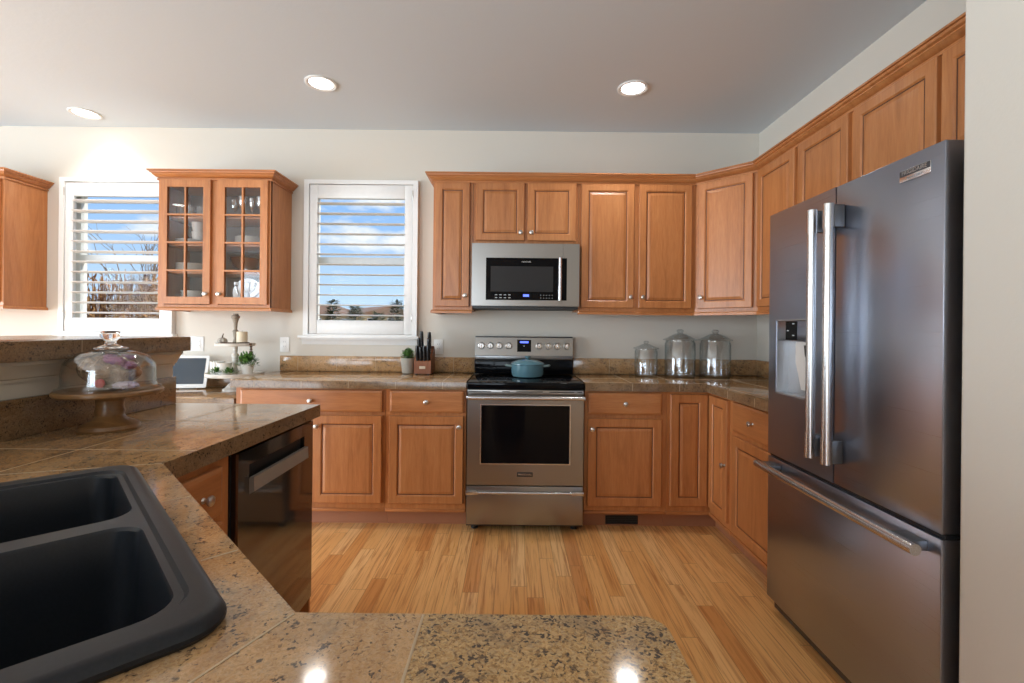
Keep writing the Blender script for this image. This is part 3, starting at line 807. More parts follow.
# drawer
b = B(); b.box(-.370, .370, yd1, yd0, .055, .300, .003); dr = b.build('storage_drawer', STEEL, t)
b = B().tube([(-.355, yd1-.022, .264), (.355, yd1-.022, .264)], .009, 14); h = b.build('handle', STEELB, dr)
for sx in (-1, 1): B().box(sx*.335-.038, sx*.335+.038, yd1-.032, yd1-.0005, .252, .276, .003).build('bracket', STEELB, h)

# blue pot on the cooktop
ENAM = M_('blue_enamel'); ENAM.set(col=lin(92, 130, 142), rough=.18, coat=.5); ENAM = ENAM.m
t = thing('cooking_pot', 'blue enamel casserole pot with a lid on the cooktop', 'pot', (RX+.022, -.30, .9585))
b = B().lathe([(.095, 0), (.108, .006), (.116, .03), (.119, .08), (.121, .088), (.117, .088), (.114, .080)], (0, 0, 0), 48, cap1=False); b.build('body', ENAM, t)
b = B().lathe([(.119, .0895), (.1225, .091), (.1225, .096), (.112, .104), (.080, .118), (.040, .127), (.012, .129), (.008, .134), (.021, .139), (.023, .146), (.014, .151)], (0, 0, 0), 48); b.build('lid', ENAM, t)
for sx in (-1, 1):
    B().tube([(sx*.112, -.035, .078), (sx*.150, -.030, .082), (sx*.158, 0, .083), (sx*.150, .030, .082), (sx*.112, .035, .078)], .007, 10).build('handle', plain('pot_handle', lin(120, 140, 140), .3), t)

# ------------------------------------------------------------------ microwave
t = thing('microwave', 'stainless over-the-range microwave with a black glass door', 'microwave', (.0815, 0, 1.445))
hw = .3745; z_ = lambda z: z-1.445
B().box(-hw+.004, hw-.004, -.372, -.004, z_(1.445), z_(1.899)).build('body', DARKM, t)
x1 = .262                                                    # where the door ends
b = B().prism(rect(-hw, x1, z_(1.462), z_(1.897)), -.403, -.373, [rect(-.276, x1-.028, z_(1.502), z_(1.797))], lambda u, v, w: (u, w, v)); dr = b.build('door', STEEL, t)
b = B(); b.box(-.276, x1-.028, -.401, -.376, z_(1.502), z_(1.797)); gl = b.build('door_glass', BGLASS, dr)
B().box(-.243, .193, -.4022, -.4012, z_(1.561), z_(1.738)).build('inner_window', plain('mesh_window_grey', (.035, .035, .036), .15, 0, spec=.15), dr)
b = B()
for i in range(4):
    for j in range(2): b.box(-.212+.031*i, -.196+.031*i, -.4018, -.4008, z_(1.516)+.02*j, z_(1.521)+.02*j)
for i in range(5):
    for j in range(2): b.box(.105+.02*i, .110+.02*i, -.4018, -.4008, z_(1.516)+.02*j, z_(1.520)+.02*j)
b.build('button_marks', ICON, gl)
B().box(-.015, .025, -.4020, -.4008, z_(1.527), z_(1.543)).build('lit_digits', LED, gl)
B().text('FRIGIDAIRE', .013, lambda x, y, z: (x+.005, -.4013-z, z_(1.769)+y)).build('lettering', STEELB, gl, smooth=False)
b = B(); b.box(x1+.0015, hw, -.403, -.373, z_(1.462), z_(1.897), .0); b.build('side_panel', STEEL, t)
b = B(); b.box(x1-.028, x1+.026, -.4045, -.4032, z_(1.502), z_(1.797)); b.build('control_strip', BGLASS, t)
b = B().tube([(.238, -.436, z_(1.500)), (.238, -.436, z_(1.797))], .012, 16); h = b.build('handle', STEELB, dr)
for z in (1.515, 1.782): B().box(.229, .247, -.432, -.4048, z_(z)-.013, z_(z)+.013, .003).build('bracket', STEELB, h)
b = B(); b.box(-hw+.01, hw-.01, -.395, -.373, 0, z_(1.4605)); b.build('vent_grille', BLACK, t)

# ------------------------------------------------------------------ fridge (faces -x; local x runs toward the camera)
t = thing('refrigerator', 'black-stainless french-door refrigerator with bottom freezer drawer', 'refrigerator', (1.20, -1.474, 0), -pi/2)
fw = .895
# local: x 0..fw toward the camera, y 0 front, + into the wall
B().box(.004, fw-.004, .075, .685, .03, 1.806, .004).build('body', FRIDGES, t)
B().box(.012, fw-.012, .03, .074, .018, .066, .003).build('base_grille', FRIDGES, t)
for sx in (.06, fw-.06):
    for yy in (.12, .6): B().lathe([(.02, 0), (.02, .03)], (sx, yy, 0), 14).build('foot', BLACK, t)
dz0, dz1 = .738, 1.843; mid = .449
# left door with the dispenser opening
hx0, hx1, hz0, hz1 = .060, .325, 1.022, 1.356
b = B().prism(rect(.001, mid-.002, dz0, dz1), 0, .072, [rect(hx0, hx1, hz0, hz1)], lambda u, v, w: (u, w, v)); ld = b.build('door', FRIDGE, t, smooth=False)
disp = B(); c0, c1, cz0, cz1 = hx0, hx1, hz0, hz1
LGREY = plain('dispenser_grey', (.50, .50, .51), .3, .6)
disp.box(c0, c1, .055, .070, cz0, cz1); disp.box(c0, c0+.006, .002, .056, cz0, cz1); disp.box(c1-.006, c1, .002, .056, cz0, cz1); disp.box(c0, c1, .002, .056, cz0, cz0+.006); disp.box(c0, c1, .002, .056, cz1-.006, cz1)
dp = disp.build('dispenser', LGREY, ld, smooth=False)
B().box(c0+.008, c1-.008, .0015, .050, 1.262, cz1-.008, .003).build('dispenser_head', FRIDGE, dp)
pn = B().box(c0+.075, c0+.155, -.0005, .0014, 1.266, cz1-.010, .0).build('control_panel', BGLASS, dp)
b = B()
for (ux, uz) in ((.135, 1.335), (.095, 1.305), (.135, 1.285)): b.box(c0+ux-.010, c0+ux+.004, -.0012, -.0006, uz-.002, uz+.003)
b.build('button_marks', ICON, pn)
B().loft([[(c0+.11, .050, 1.05), (c0+.19, .050, 1.05), (c0+.19, .048, 1.05), (c0+.11, .048, 1.05)], [(c0+.105, .030, 1.17), (c0+.195, .030, 1.17), (c0+.195, .026, 1.17), (c0+.105, .026, 1.17)], [(c0+.115, .024, 1.258), (c0+.185, .024, 1.258), (c0+.185, .020, 1.258), (c0+.115, .020, 1.258)]], True, True, True).build('paddle', PLASTIC, dp)
B().lathe([(.022, 1.245), (.018, 1.20), (.012, 1.19)], (c0+.20, .028, 0), 16).build('spout', BLACK, dp)
b = B(); b.box(mid+.002, fw-.001, 0, .072, dz0, dz1, .004); rd = b.build('door', FRIDGE, t)
b = B(); b.box(.001, fw-.001, 0, .072, .070, .724, .004); fz = b.build('freezer_drawer', FRIDGE, t)
B().box(.001, fw-.001, .012, .0715, .7245, .7375).build('gasket_strip', BLACK, t)
GREYB = plain('handle_bracket_grey', (.16, .16, .165), .35, .7)
for hx, par in ((.392, ld), (.487, rd)):
    h = B().tube([(hx, -.052, .822), (hx, -.052, 1.766)], .0165, 20).build('handle', STEELB, par)
    for z0, z1 in ((.818, .910), (1.680, 1.770)):
        B().tube([(hx, -.052, z0), (hx, -.052, z1)], .0185, 20).build('end_cap', STEELB, h)
        B().box(hx-.014, hx+.014, -.040, -.0004, z0+.004, z1-.004, .003).build('bracket', GREYB, h)
h = B().tube([(.020, -.062, .690), (.882, -.062, .690)], .017, 20).build('handle', STEELB, fz)
for hx in (.075, .815): B().box(hx-.038, hx+.038, -.052, -.0004, .674, .704, .003).build('bracket', GREYB, h)
# hinge covers on top
for hx in (.05, fw-.05): B().box(hx-.045, hx+.045, .03, .16, 1.8065, 1.8065+.030, .004).build('hinge_cover', FRIDGES, t)
B().box(fw-.035, fw+.003, .076, .135, 1.798, 1.836, .003).build('hinge_bracket', plain('hinge_grey', lin(128, 124, 118), .4, .4), t)
# badge
b = B(); b.box(.742, .852, -.003, -.0003, 1.765, 1.801, .001); bd = b.build('badge', plain('badge_silver', (.75, .75, .76), .25, 1), rd)
b = B(); b.box(.744, .850, -.0042, -.0031, 1.7815, 1.799); pl = b.build('name_plate', plain('badge_dark', (.04, .04, .045), .4), bd)
B().text('FRIGIDAIRE', .0175, lambda x, y, z: (.797+x, -.0046-z, 1.7902+y)).build('lettering', STEELB, pl, smooth=False)
B().text('G A L L E R Y', .0095, lambda x, y, z: (.797+x, -.0034-z, 1.7730+y)).build('lettering', plain('badge_print', (.25, .25, .25), .5), bd, smooth=False)

# ------------------------------------------------------------------ small things on the back worktop
def canister(x, y, r, hgt, label):
    t = thing('glass_canister', label, 'canister', (x, y, HC+.0006), 0, 'clear glass canisters on the worktop')
    rim = hgt*.76
    b = B().lathe([(r*.93, .0), (r*.99, .004), (r, .012), (r, rim*.92), (r*.93, rim*.97), (r*.93, rim), (r*.90, rim), (r*.90, rim*.96), (r*.965, rim*.91), (r*.965, .016), (r*.4, .012)], (0, 0, 0), 48); b.build('body', GLASS, t)
    z = rim+.0006
    b = B().lathe([(r*.96, z), (r*1.10, z+.002), (r*1.12, z+.006), (r*1.10, z+.010), (r*.97, z+.014), (r*.62, z+(hgt-rim)*.40), (r*.34, z+(hgt-rim)*.58), (r*.20, z+(hgt-rim)*.62), (r*.15, z+(hgt-rim)*.68), (r*.22, z+(hgt-rim)*.78), (r*.235, z+(hgt-rim)*.90), (r*.13, z+(hgt-rim)*.985)], (0, 0, 0), 48); b.build('lid', LIDG, t)
canister(1.004, -.130, .084, .262, 'smallest clear glass canister beside the two tall ones')
canister(1.252, -.152, .110, .352, 'tall clear glass canister between the small one and its twin')
canister(1.516, -.152, .110, .352, 'tall clear glass canister by the corner of the worktop')

# knife block and knives
BLK = wood('knife_block_wood', 'z', lin(96, 52, 26), lin(132, 76, 42), lin(150, 92, 54), 0)
kx, ky = -.664, -.150
t = thing('knife_block', 'brown wooden knife block holding black-handled knives', 'knife block', (kx, ky, HC+.0006))
b = B().loft([[(x, -.085, .006), (x, .095, .006), (x, .095, .175), (x, .055, .205), (x, -.078, .098)] for x in (-.062, .062)], True, True, True); b.build('block', BLK, t)
for sx in (-.045, .045):
    for sy in (-.07, .08): B().lathe([(.008, 0), (.008, .006)], (sx, sy, 0), 10).build('foot', BLACK, t)
b = B(); b.box(-.022, .022, -.0862, -.0845, .042, .062, .001); b.build('nameplate', plain('pale_nameplate', lin(214, 196, 170), .4), t)
nrm = Vector((0, -.62, .785)).normalized()
def knife(x, s, ln, label):
    # handle rising from the slanted face, s = place along the slant 0 (front) .. 1 (rear)
    yy = -.078+.133*s; zz = .098+.107*s
    t = thing('kitchen_knife', label, 'knife', (kx+x, ky+yy, HC+zz+.001), 0, 'black-handled knives in the block')
    d = Vector((0, -.26, .966))
    P = lambda u, w: (0, d.y*u + d.z*0 + w*.966, d.z*u + w*.26)
    loops = []
    for u, hw_, th in ((-.030, .013, .0115), (.02, .016, .0135), (ln*.5, .0145, .0135), (ln*.85, .018, .0135), (ln, .013, .0115)):
        c = d*u
        loops.append([(th*cos(a), c.y + hw_*sin(a)*.966, c.z + hw_*sin(a)*.26) for a in [2*pi*k/12 for k in range(12)]])
    b = B().loft(loops, True, True, True); h = b.build('handle', BLACK, t)
    b = B()
    for u in (ln*.3, ln*.7): b.lathe([(.003, -.0140), (.003, .0140)], (0, d.y*u, d.z*u), 8, 'x')
    b.build('rivets', STEELB, h)
for x, s, ln, lb in ((-.040, .10, .105, 'black-handled knife in the lowest slot beside the potted herb'), (-.013, .10, .100, 'black-handled knife second from the potted herb in the lowest row'),
                     (.014, .10, .105, 'black-handled knife third from the potted herb in the lowest row'), (.041, .12, .110, 'black-handled knife of the lowest row nearest the outlet'),
                     (-.036, .52, .115, 'black-handled knife in the middle row toward the herb'), (.036, .52, .115, 'black-handled knife in the middle row toward the outlet'),
                     (-.026, .88, .128, 'tallest black knife handle at the block top toward the window'), (.032, .88, .122, 'tall black knife handle at the block top toward the outlet')):
    knife(x, s, ln, lb)

def foliage(n, c, rad, hgt, ln, wd, seed, droop=.0):
    rnd = random.Random(seed); b = B()
    for i in range(n):
        a = rnd.uniform(0, 2*pi); e = rnd.uniform(.05, 1.35); q = rnd.uniform(.35, 1)
        d = Vector((cos(a)*cos(e), sin(a)*cos(e), sin(e)))
        p = Vector(c) + Vector((d.x*rad*q, d.y*rad*q, d.z*hgt*q - droop*rad*(1-d.z)*q))
        dd = (d + Vector((rnd.uniform(-.6, .6), rnd.uniform(-.6, .6), rnd.uniform(-.3, .6)))).normalized()
        b.m(rnd.randint(0, 1)); b.leaf(p, dd, ln*rnd.uniform(.7, 1.2), wd*rnd.uniform(.7, 1.2))
    return b
t = thing('potted_herb', 'small round green herb in a grey pot beside the knife block', 'plant', (-.792, -.135, HC+.0006))
B().lathe([(.038, 0), (.042, .003), (.052, .10), (.053, .115), (.048, .115), (.046, .105)], (0, 0, 0), 28).build('pot', CEMENT, t)
foliage(420, (0, 0, .105), .052, .075, .022, .006, 3).build('foliage', [LEAF, LEAFD], t)

# ------------------------------------------------------------------ outlets
def outlet(x, z, label, wide=False):
    t = thing('wall_outlet', label, 'outlet', (x, 0, z), 0, 'white wall plates on the back wall')
    hw = .075 if wide else .036
    B().box(-hw, hw, -.006, -.0006, -.058, .058, .003).build('cover_plate', PLASTIC, t)
    for cx in ((-.036, .036) if wide else (0,)):
        f = B().box(cx-.017, cx+.017, -.0085, -.0061, -.034, .034, .001).build('socket', PLASTIC, t)
        b = B()
        for s in (-.018, .016):
            b.box(cx-.008, cx-.006, -.0092, -.0086, s, s+.009); b.box(cx+.006, cx+.008, -.0092, -.0086, s, s+.009)
        b.build('slots', plain('slot_grey', (.12, .12, .12), .6), f)
outlet(-.584, 1.156, 'white wall outlet between the knife block and range')
outlet(-1.786, 1.162, 'white wall outlet below the glass cabinet end, beside the tiered tray')
outlet(-2.494, 1.160, 'white double wall plate above the tablet', True)

# floor register in the plinth
t = thing('floor_vent', 'black vent grille in the plinth right of the range', 'vent', (.733, -FD+.0695, .012))
B().prism(rect(-.108, .108, 0, .056), -.006, -.0005, [rect(-.1, .1, .006+.0115*k, .006+.0115*k+.008) for k in range(4)], lambda u, v, w: (u, w, v)).build('grille', BLACK, t)
B().box(-.1, .1, -.0016, -.0004, .005, .052).build('backing', DARKM, t)

# ------------------------------------------------------------------ tablet, tiered tray
TS = M_('dark_reflective_screen'); TS.set(col=lin(48, 58, 68), rough=.06); TS = TS.m
t = thing('tablet', 'white-framed tablet leaning on the low desk by the bar ledge', 'tablet', (-2.452, -.165, .8305), radians(8))
lean = radians(14)
def tl(u, v, w): return (u, v*sin(lean)+w*cos(lean)-.0, v*cos(lean)-w*sin(lean)+.004)
b = B().prism(rr(-.150, .150, 0, .245, .012, 4), -.010, 0, f=tl, bev=.002); b.build('case', PLASTIC, t)
B().prism(rr(-.128, .128, .028, .225, .003, 2), -.0112, -.0101, f=tl).build('screen', TS, t)
B().loft([[(-.05, .02, .0), (.05, .02, .0), (.05, .075, .0), (-.05, .075, .0)], [tl(-.04, .12, .002), tl(.04, .12, .002), tl(.04, .125, .012), tl(-.04, .125, .012)]], True, True, True).build('stand', PLASTIC, t)

WASH = M_('whitewashed_wood'); g_ = WASH.noise(WASH.coord((6, 6, 30)), 2, 5); WASH.set(col=WASH.ramp(g_, [(.3, lin(190, 180, 166)), (.6, lin(226, 221, 212))]), rough=.6); WASH = WASH.m
tx, ty, tz = -2.035, -.235, .8305
t = thing('tiered_tray', 'whitewashed two-tier tray stand on the low desk', 'tray', (tx, ty, tz))
B().lathe([(.080, 0), (.080, .012), (.062, .022), (.045, .045), (.026, .06), (.024, .085), (.05, .105)], (0, 0, 0), 32).build('base', WASH, t)
B().lathe([(.188, .106), (.190, .110), (.190, .132), (.183, .132), (.181, .117), (.01, .116)], (0, 0, 0), 48).build('lower_tier', WASH, t)
B().lathe([(.020, .1175), (.022, .14), (.014, .17), (.020, .24), (.026, .26), (.014, .275), (.018, .325)], (0, 0, 0), 20).build('lower_post', WASH, t)
B().lathe([(.128, .326), (.130, .329), (.130, .347), (.124, .347), (.122, .335), (.01, .334)], (0, 0, 0), 48).build('upper_tier', WASH, t)
B().lathe([(.016, .3355), (.018, .35), (.011, .38), (.017, .42), (.020, .435), (.011, .445), (.013, .49), (.022, .525), (.028, .53), (.028, .545), (.018, .55), (.018, .562)], (0, 0, 0), 20).build('upper_post', plain('weathered_post', lin(150, 140, 126), .7), t)
def pot_white(x, y, label, r=.042, hgt=.085, cat='pot', ribbed=False):
    t = thing('white_pot', label, cat, (tx+x, ty+y, tz+.1175), 0, 'white pots on the lower tier')
    if ribbed:
        L = []
        for z, k in ((0, .86), (.004, .9), (hgt*.9, 1), (hgt, 1.02), (hgt, .95), (.01, .8)):
            L.append([((r*k+.0015*cos(18*a))*cos(a), (r*k+.0015*cos(18*a))*sin(a), z) for a in [2*pi*i/108 for i in range(108)]])
        B().loft(L, True, True, True).build('bowl', CERAM, t)
    else:
        B().lathe([(r*.7, 0), (r*.78, .003), (r, hgt*.95), (r*1.03, hgt), (r*.95, hgt), (r*.88, hgt*.85), (r*.6, .012)], (0, 0, 0), 32).build('bowl', CERAM, t)
    return t
pot_white(-.105, -.040, 'fluted white pot on the lower tier beside the tablet', .047, .098, ribbed=True)
pot_white(-.022, -.092, 'tapered white pot in the middle of the lower tier', .047, .092)
t = thing('potted_plant', 'leafy green plant in a white pot on the lower tier', 'plant', (tx+.106, ty-.030, tz+.1175))
B().lathe([(.030, 0), (.034, .003), (.046, .078), (.047, .082), (.043, .082), (.040, .07)], (0, 0, 0), 28).build('pot', CERAM, t)
foliage(520, (0, 0, .075), .068, .085, .028, .006, 11, .25).build('foliage', [LEAF, LEAFD], t)
for x, y, s, lb in ((-.055, -.135, 21, 'green sprig lying between the two white pots'), (.040, -.130, 22, 'green sprig lying under the leafy plant pot')):
    o = tag(foliage(130, (0, 0, .004), .040, .030, .022, .005, s).build('green_sprig', [LEAF, LEAFD], loc=(tx+x, ty+y, tz+.133)), lb, 'sprig', 'sprigs on the lower tier')
t = thing('pumpkin_ornament', 'little grey pumpkin ornament on the upper tier', 'ornament', (tx-.083, ty-.02, tz+.3355))
L = []
for i in range(1, 14):
    th = pi*i/14
    L.append([((.034*sin(th)*(1-.12*abs(sin(4*a))))*cos(a), (.034*sin(th)*(1-.12*abs(sin(4*a))))*sin(a), .026+.026*-cos(th)) for a in [2*pi*k/64 for k in range(64)]])
B().loft(L, True, True, True).build('body', plain('pumpkin_grey', lin(176, 168, 156), .8), t)
B().tube([(0, 0, .048), (.002, 0, .065), (.008, 0, .080)], [.006, .004, .003], 8).build('stem', plain('twig_brown', lin(96, 74, 52), .8), t)
t = thing('pillar_candle', 'cream pillar candle on the upper tier', 'candle', (tx+.060, ty-.02, tz+.3355))
B().lathe([(.034, 0), (.036, .003), (.036, .092), (.033, .096), (.012, .094)], (0, 0, 0), 28).build('wax', plain('cream_wax', lin(226, 212, 184), .5), t)
B().tube([(0, 0, .094), (.001, 0, .104)], .0012, 6).build('wick', BLACK, t)
# dark bead garland draped on the upper tier
b = B()
for i in range(16):
    a = -2.6 + 2.4*i/15; b.blob((tx+.095*cos(a)+.012, ty+.095*sin(a), tz+.346), .0105, 6, 0, 1, seed=i)
for i in range(4): b.blob((tx+.134+.004*sin(i), ty-.04, tz+.340-.018*i), .0095, 6, 0, 1, seed=i)
tag(b.build('bead_garland', plain('dark_wood_beads', lin(84, 62, 46), .6)), 'dark wooden bead garland draped over the upper tier edge', 'garland')

# ------------------------------------------------------------------ cake stand with its dome
CW = wood('cake_stand_wood', 'x', lin(92, 62, 34), lin(128, 92, 54), lin(156, 118, 74))
cx_, cy_ = -1.326, -2.130
t = thing('cake_stand', 'turned wooden cake stand on the peninsula worktop', 'cake stand', (cx_, cy_, HC+.0006))
B().lathe([(.080, 0), (.082, .006), (.078, .016), (.060, .026), (.045, .034), (.038, .046), (.040, .060), (.036, .075), (.038, .095), (.050, .108), (.06, .112)], (0, 0, 0), 40).build('pedestal', CW, t)
B().lathe([(.06, .1125), (.138, .114), (.1435, .119), (.1435, .127), (.139, .131), (.02, .131)], (0, 0, 0), 64).build('plate', CW, t)
t = thing('glass_dome', 'clear glass dome with a knob covering the cake stand', 'dome', (cx_, cy_, HC+.1325))
B().lathe([(.133, 0), (.136, .002), (.136, .006), (.126, .010), (.122, .02), (.121, .065), (.117, .085), (.105, .104), (.085, .117), (.055, .125), (.030, .127), (.028, .125), (.054, .1225), (.083, .1145), (.102, .102), (.114, .083), (.118, .064), (.119, .02), (.122, .010)], (0, 0, 0), 64, cap0=False, cap1=False).build('cover', GLASS, t)
B().lathe([(.030, .1275), (.046, .130), (.047, .135), (.030, .140), (.016, .146), (.014, .153), (.021, .163), (.028, .174), (.028, .183), (.020, .190), (.01, .191)], (0, 0, 0), 32).build('knob', RG, t)
LOAF = M_('mottled_loaf_wrap'); q = LOAF.noise(LOAF.coord(), 38, 5, .6, .5)
LOAF.set(col=LOAF.ramp(q, [(.34, lin(78, 54, 36)), (.5, lin(140, 108, 78)), (.64, lin(196, 178, 158))]), rough=.2); LOAF = LOAF.m
t = thing('wrapped_loaf', 'brown loaf in clear wrap with a pink bow inside the dome', 'loaf', (cx_+.006, cy_-.01, HC+.1335))
B().blob((0, 0, .060), .074, 22, .14, 2.4, (1.12, 1.0, .74), 3).build('loaf', LOAF, t)
PINK = plain('pink_ribbon', lin(150, 84, 124), .3)
b = B()
for i, (px, py, pz, r_) in enumerate(((.042, -.034, .092, .027), (.064, -.012, .078, .026), (.044, .012, .100, .022), (.020, -.024, .106, .018))): b.blob((px, py, pz), r_, 10, .35, 3, (1.2, .8, .55), i)
b.build('bow', PINK, t)
b = B(); b.blob((.030, -.070, .026), .015, 10, .3, 3, (1, .6, .9), 9); b.build('red_tag', plain('red_tag', lin(190, 52, 70), .4), t)
b = B(); b.blob((.078, -.030, .016), .028, 12, .45, 3.4, (1.2, 1, .42), 5); b.build('wrap_end', plain('lilac_wrap', lin(206, 190, 206), .25), t)

# ------------------------------------------------------------------ dishes behind the glass doors
Z1, Z2, Z3, Z0 = 2.0925, 1.8945, 1.6945, 1.4525
def mesh_lathe(prof, seg=28):
    o = B().lathe(prof, (0, 0, 0), seg, cap1=False).build('proto', CERAM); return o
def place(proto, name, loc, label, cat, group, first=[]):
    o = proto.copy(); C.objects.link(o); o.name = name; o.location = loc; tag(o, label, cat, group); return o
plate_p = mesh_lathe([(.055, 0), (.085, .004), (.105, .012), (.105, .014), (.083, .007), (.01, .004)])
bowl_p = mesh_lathe([(.030, 0), (.045, .006), (.068, .030), (.075, .045), (.073, .045), (.062, .028), (.03, .008)])
cup_p = mesh_lathe([(.025, 0), (.032, .004), (.040, .04), (.042, .07), (.0395, .07), (.036, .04), (.02, .006)])
gx = lambda px, y: (px-513.3)*(3.679+y)/470.07
def plates(x, z, n, lb, grp):
    for i in range(n): place(plate_p, 'plate', (x, -.165, z+.0085*i), 'white plate in the stack ' + lb, 'plate', grp)
plates(gx(191, -.165), Z2, 4, 'beneath the cups behind the paned doors', 'white plates under the cups')
plates(gx(192, -.165), Z3, 7, 'alone on the lower middle shelf of the glass cabinet', 'white plates on the lower middle shelf')
plates(gx(250, -.165), Z2, 7, 'on the upper middle shelf above the silver bowl', 'white plates above the silver bowl')
for i in range(4): place(bowl_p, 'bowl', (gx(192, -.165), -.165, Z0+.021*i), 'white bowl in the stack on the glass cabinet floor', 'bowl', 'white bowls on the cabinet floor')
place(cup_p, 'cup', (gx(197, -.165), -.165, Z2+.0355), 'lower white cup standing on the plates in the glass cabinet', 'cup', 'white cups on the plates')
place(cup_p, 'cup', (gx(197, -.165), -.165, Z2+.1065), 'upper white cup of the two on the plates', 'cup', 'white cups on the plates')
for p in (plate_p, bowl_p, cup_p): bpy.data.objects.remove(p)
def flute(x, y, label):
    t = thing('champagne_flute', label, 'glass', (x, y, Z1), 0, 'stemmed glasses on the top shelf')
    B().lathe([(.030, 0), (.030, .002), (.008, .006), (.0045, .012), (.0045, .07)], (0, 0, 0), 20).build('stem', GLASS, t)
    B().lathe([(.005, .0705), (.018, .085), (.025, .115), (.026, .16), (.0245, .16), (.0235, .115), (.016, .088)], (0, 0, 0), 24, cap1=False).build('bowl', FROST, t)
FROST = clear('frosted_flute_glass', (.80, .82, .82), (.6, .62, .62), 1.0, .45)
for px, y, lb in ((234, -.13, 'stemmed glass nearest the middle stile on the top shelf'), (240.5, -.22, 'second stemmed glass from the middle stile on the top shelf'), (251, -.17, 'third stemmed glass from the middle stile on the top shelf'), (259, -.21, 'stemmed glass by the cabinet end on the top shelf')):
    flute(gx(px, y), y, lb)
tumbler = None
for px, y, lb in ((180, -.16, 'clear tumbler at the window end of the top shelf'), (189.5, -.20, 'clear tumbler in the middle of the row behind the window-side door'), (199, -.16, 'clear tumbler beside the middle stile on the top shelf')):
    o = B().lathe([(.026, 0), (.030, .004), (.034, .095), (.032, .095), (.027, .008)], (0, 0, 0), 24, cap1=False).build('tumbler', GLASS, loc=(gx(px, y), y, Z1)); tag(o, lb, 'glass', 'tumblers on the top shelf')
o = B().lathe([(.045, 0), (.055, .004), (.02, .012), (.03, .02), (.085, .06), (.105, .105), (.112, .11), (.103, .106), (.08, .06), (.02, .024)], (0, 0, 0), 40, cap1=False).build('silver_bowl', SILVER, loc=(gx(246, -.15), -.15, Z3)); tag(o, 'shiny silver bowl on the lower middle shelf', 'bowl')
t = thing('candelabrum', 'silver candelabrum with curved arms on the glass cabinet floor', 'candle holder', (gx(248, -.16), -.16, Z0))
B().lathe([(.07, 0), (.072, .008), (.03, .018), (.012, .03), (.010, .10), (.016, .11), (.010, .13), (.012, .17), (.02, .175)], (0, 0, 0), 28).build('stem', SILVER, t)
for r_ in (.045, .090):
    b = B().tube([(r_*cos(a), 0, .145+r_*sin(a)) for a in [pi+pi*k/24 for k in range(25)]] , .007, 10)
    for sx in (-1, 1): b.lathe([(.007, .145), (.016, .155), (.016, .178), (.010, .178)], (sx*r_, 0, 0), 14)
    b.build('arm', SILVER, t)
o = B().lathe([(.05, 0), (.104, .012), (.109, .016), (.05, .006)], (0, 0, 0), 40, 'y').build('silver_platter', SILVER, loc=(gx(248, -.03), -.035, Z0+.1105)); o.rotation_euler = (radians(-7), 0, 0); tag(o, 'round silver platter standing against the glass cabinet back', 'platter')

# ------------------------------------------------------------------ recessed ceiling lights
def can(x, y, label, real=True):
    t = thing('recessed_light', label, 'light', (x, y, H), 0, 'recessed ceiling lights')
    B().lathe([(.098, -.001), (.098, -.006), (.090, -.010), (.074, -.006), (.070, -.0015)], (0, 0, 0), 40, cap0=False, cap1=False).build('trim_ring', WHITE, t)
    B().lathe([(.0695, -.0012), (.0695, -.003), (.01, -.0045)], (0, 0, 0), 32).build('lens', LAMP, t)
    l = bpy.data.lights.new('can_light', 'AREA'); l.shape = 'DISK'; l.size = .13; l.energy = CAN; l.spread = radians(115); l.color = (1, .98, .96)
    lo_ = bpy.data.objects.new('can_light', l); C.objects.link(lo_); lo_.location = (0, 0, -.012); lo_.parent = t
can(-1.235, -.697, 'recessed ceiling light above the space between the window and wall cabinets')
can(.749, -.675, 'recessed ceiling light nearest the fridge side wall')
can(-3.148, -.241, 'recessed ceiling light close to the wall above the other window')
for x, y, lb in ((-1.9, -4.9, 'added unseen ceiling light behind the camera over the dining side'), (.5, -4.9, 'added unseen ceiling light behind the camera by the alcove wall'), (-4.3, -3.0, 'added unseen ceiling light over the room beyond the peninsula')):  # extra lamps out of view, added for their light
    can(x, y, lb)

# ------------------------------------------------------------------ outside the windows
struct(B().box(-120, 60, .5, 200, -2.3, -2.2).build('ground', plain('dry_grass_ground', lin(176, 156, 112), .95)))
STUC, ROOFM = [plain('stucco_tan', lin(206, 178, 138), .9), plain('stucco_sand', lin(222, 196, 150), .9)], plain('brown_shingles', lin(146, 110, 84), .9)
def house(x, y, w, d, zt, zr, label, k):
    t = thing('house', label, 'house', (x, y, -2.2), radians(38), 'tan houses beyond the window'); a = zt+2.2; r = zr+2.2
    B().box(-w/2, w/2, 0, d, 0, a).build('wall', STUC[k], t)
    b = B().loft([[(-w/2-.5, -.6, a-.1), (0, -.6, r), (w/2+.5, -.6, a-.1)], [(-w/2-.5, d+.5, a-.1), (0, d+.5, r), (w/2+.5, d+.5, a-.1)]], True, True, True) if k else \
        B().loft([[(-w/2-.5, -.6, a-.1), (-w/2+1.5, d/2, r), (-w/2-.5, d+.6, a-.1)], [(w/2+.5, -.6, a-.1), (w/2-1.5, d/2, r), (w/2+.5, d+.6, a-.1)]], True, True, True)
    b.build('roof', ROOFM, t)
    for i in range(3):
        wx = -w/2+w*(i+.5)/3
        f = B().box(wx-.55, wx+.55, -.06, -.001, a-1.9, a-.6).build('window_frame', WHITE, t)
        B().box(wx-.45, wx+.45, -.075, -.061, a-1.8, a-.7).build('pane', BGLASS, f)
house(-22.5, 50, 10, 9, 2.9, 4.1, 'tan house with a brown roof at the edge of the shutter opening', 0)
house(-17.4, 63, 8.6, 9, 3.2, 4.4, 'sand-coloured gabled house in the middle of the shutter view', 1)
house(-24, 78, 11, 9, 3.7, 4.9, 'sand-coloured house farther off behind the tan one', 1)
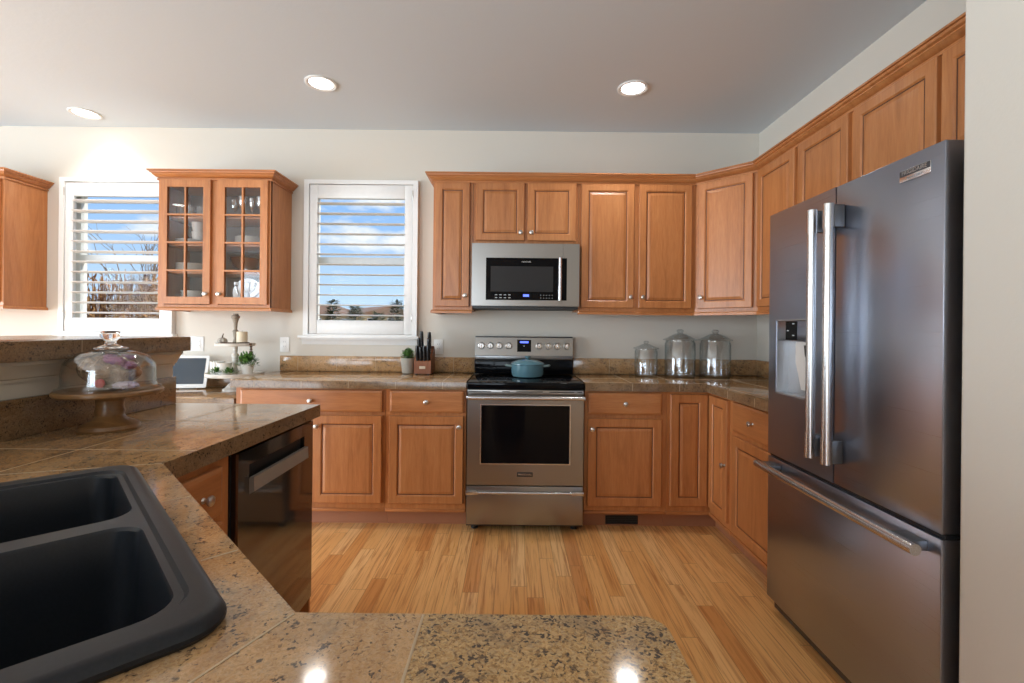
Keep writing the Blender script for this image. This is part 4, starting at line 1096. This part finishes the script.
def conifer(x, y, h, label):
    rnd = random.Random(int(x*7)); b = B(); t = thing('pine_tree', label, 'tree', (x, y, -2.2), 0, 'evergreens between the houses')
    for i in range(420):
        u = rnd.random()**.8; z = h*(.12+.88*u); r_ = h*.24*(1-u)+.12; a = rnd.uniform(0, 2*pi); q = rnd.uniform(.2, 1)
        b.leaf((r_*q*cos(a)*.8, r_*q*sin(a)*.8, z), (cos(a), sin(a), rnd.uniform(-.3, .5)), .75, .16)
    b.build('needles', plain('pine_green', lin(84, 92, 62), .9), t)
    B().tube([(0, 0, 0), (0, 0, h*.9)], [.16, .04], 8).build('trunk', plain('bark', lin(92, 74, 58), .9), t)
for x, y, h, lb in ((-18.9, 45.5, 6.2, 'dark evergreen by the tan house'), (-15.7, 43.0, 5.6, 'smaller evergreen beside the dark one'), (-12.2, 45.5, 6.3, 'tall evergreen toward the shutter hinge'), (-12.9, 41, 4.8, 'short evergreen under the gabled roof')):
    conifer(x, y, h, lb)
BR = [plain('dry_brush_straw', lin(206, 150, 88), .9), plain('dry_brush_brown', lin(140, 92, 50), .9)]
def brush(x, y, w, h, n, label, seed):
    rnd = random.Random(seed); b = B()
    for i in range(n):
        px, py = rnd.uniform(-w, w), rnd.uniform(-.5, .5); hh = h*rnd.uniform(.80, 1.0)*math.exp(-.10*(px/w)**2)
        a = rnd.uniform(-.12, .12); e = Vector((px+a*hh, py+rnd.uniform(-.2, .2), hh))
        b.m(rnd.randint(0, 1)).tube([(px, py, 0), tuple((Vector((px, py, 0))+e)/2+Vector((rnd.uniform(-.05, .05), 0, 0))), tuple(e)], [.020, .016, .007], 3, False)
        for k in range(6):
            q = Vector((px, py, 0)).lerp(e, rnd.uniform(.72, 1)); b.m(rnd.randint(0, 1)).leaf(tuple(q), (rnd.uniform(-1, 1), rnd.uniform(-.6, .6), rnd.uniform(.1, 1)), rnd.uniform(.12, .30), .022)
    tag(b.build('dry_bush', BR, loc=(x, y, -2.2), smooth=False), label, 'bush', 'dry bushes beyond the window')
brush(-9.5, 5.2, 1.6, 4.05, 520, "dry straw-coloured bush at the window jamb", 1)
brush(-8.6, 6.9, 1.6, 4.7, 520, "dry brown bush in the middle of the window view", 2)
brush(-5.5, 4.5, 1.3, 4.1, 520, "dry bush beside the glass cabinet edge", 3)
def bare_tree(x, y, h, label, seed):
    rnd = random.Random(seed); b = B()
    def grow(p, d, ln, r_, lv):
        e = p + d*ln; b.tube([tuple(p), tuple((p+e)/2+Vector((rnd.uniform(-.04, .04)*ln, 0, 0))), tuple(e)], [r_, r_*.85, r_*.65], 5)
        if lv:
            for _ in range(3 if lv > 1 else 2):
                nd = (d + Vector((rnd.uniform(-.7, .7), rnd.uniform(-.6, .6), rnd.uniform(-.1, .5)))).normalized()
                grow(p + d*ln*rnd.uniform(.5, 1), nd, ln*rnd.uniform(.6, .8), r_*.6, lv-1)
    grow(Vector((0, 0, 0)), Vector((.05, 0, 1)), h*.36, .07, 5)
    tag(b.build('bare_tree', plain('grey_bark', lin(142, 122, 104), .9), loc=(x, y, -2.2), smooth=False), label, 'tree')
bare_tree(-10.4, 9.6, 6.6, 'leafless branching tree outside beside the glass cabinet', 5)
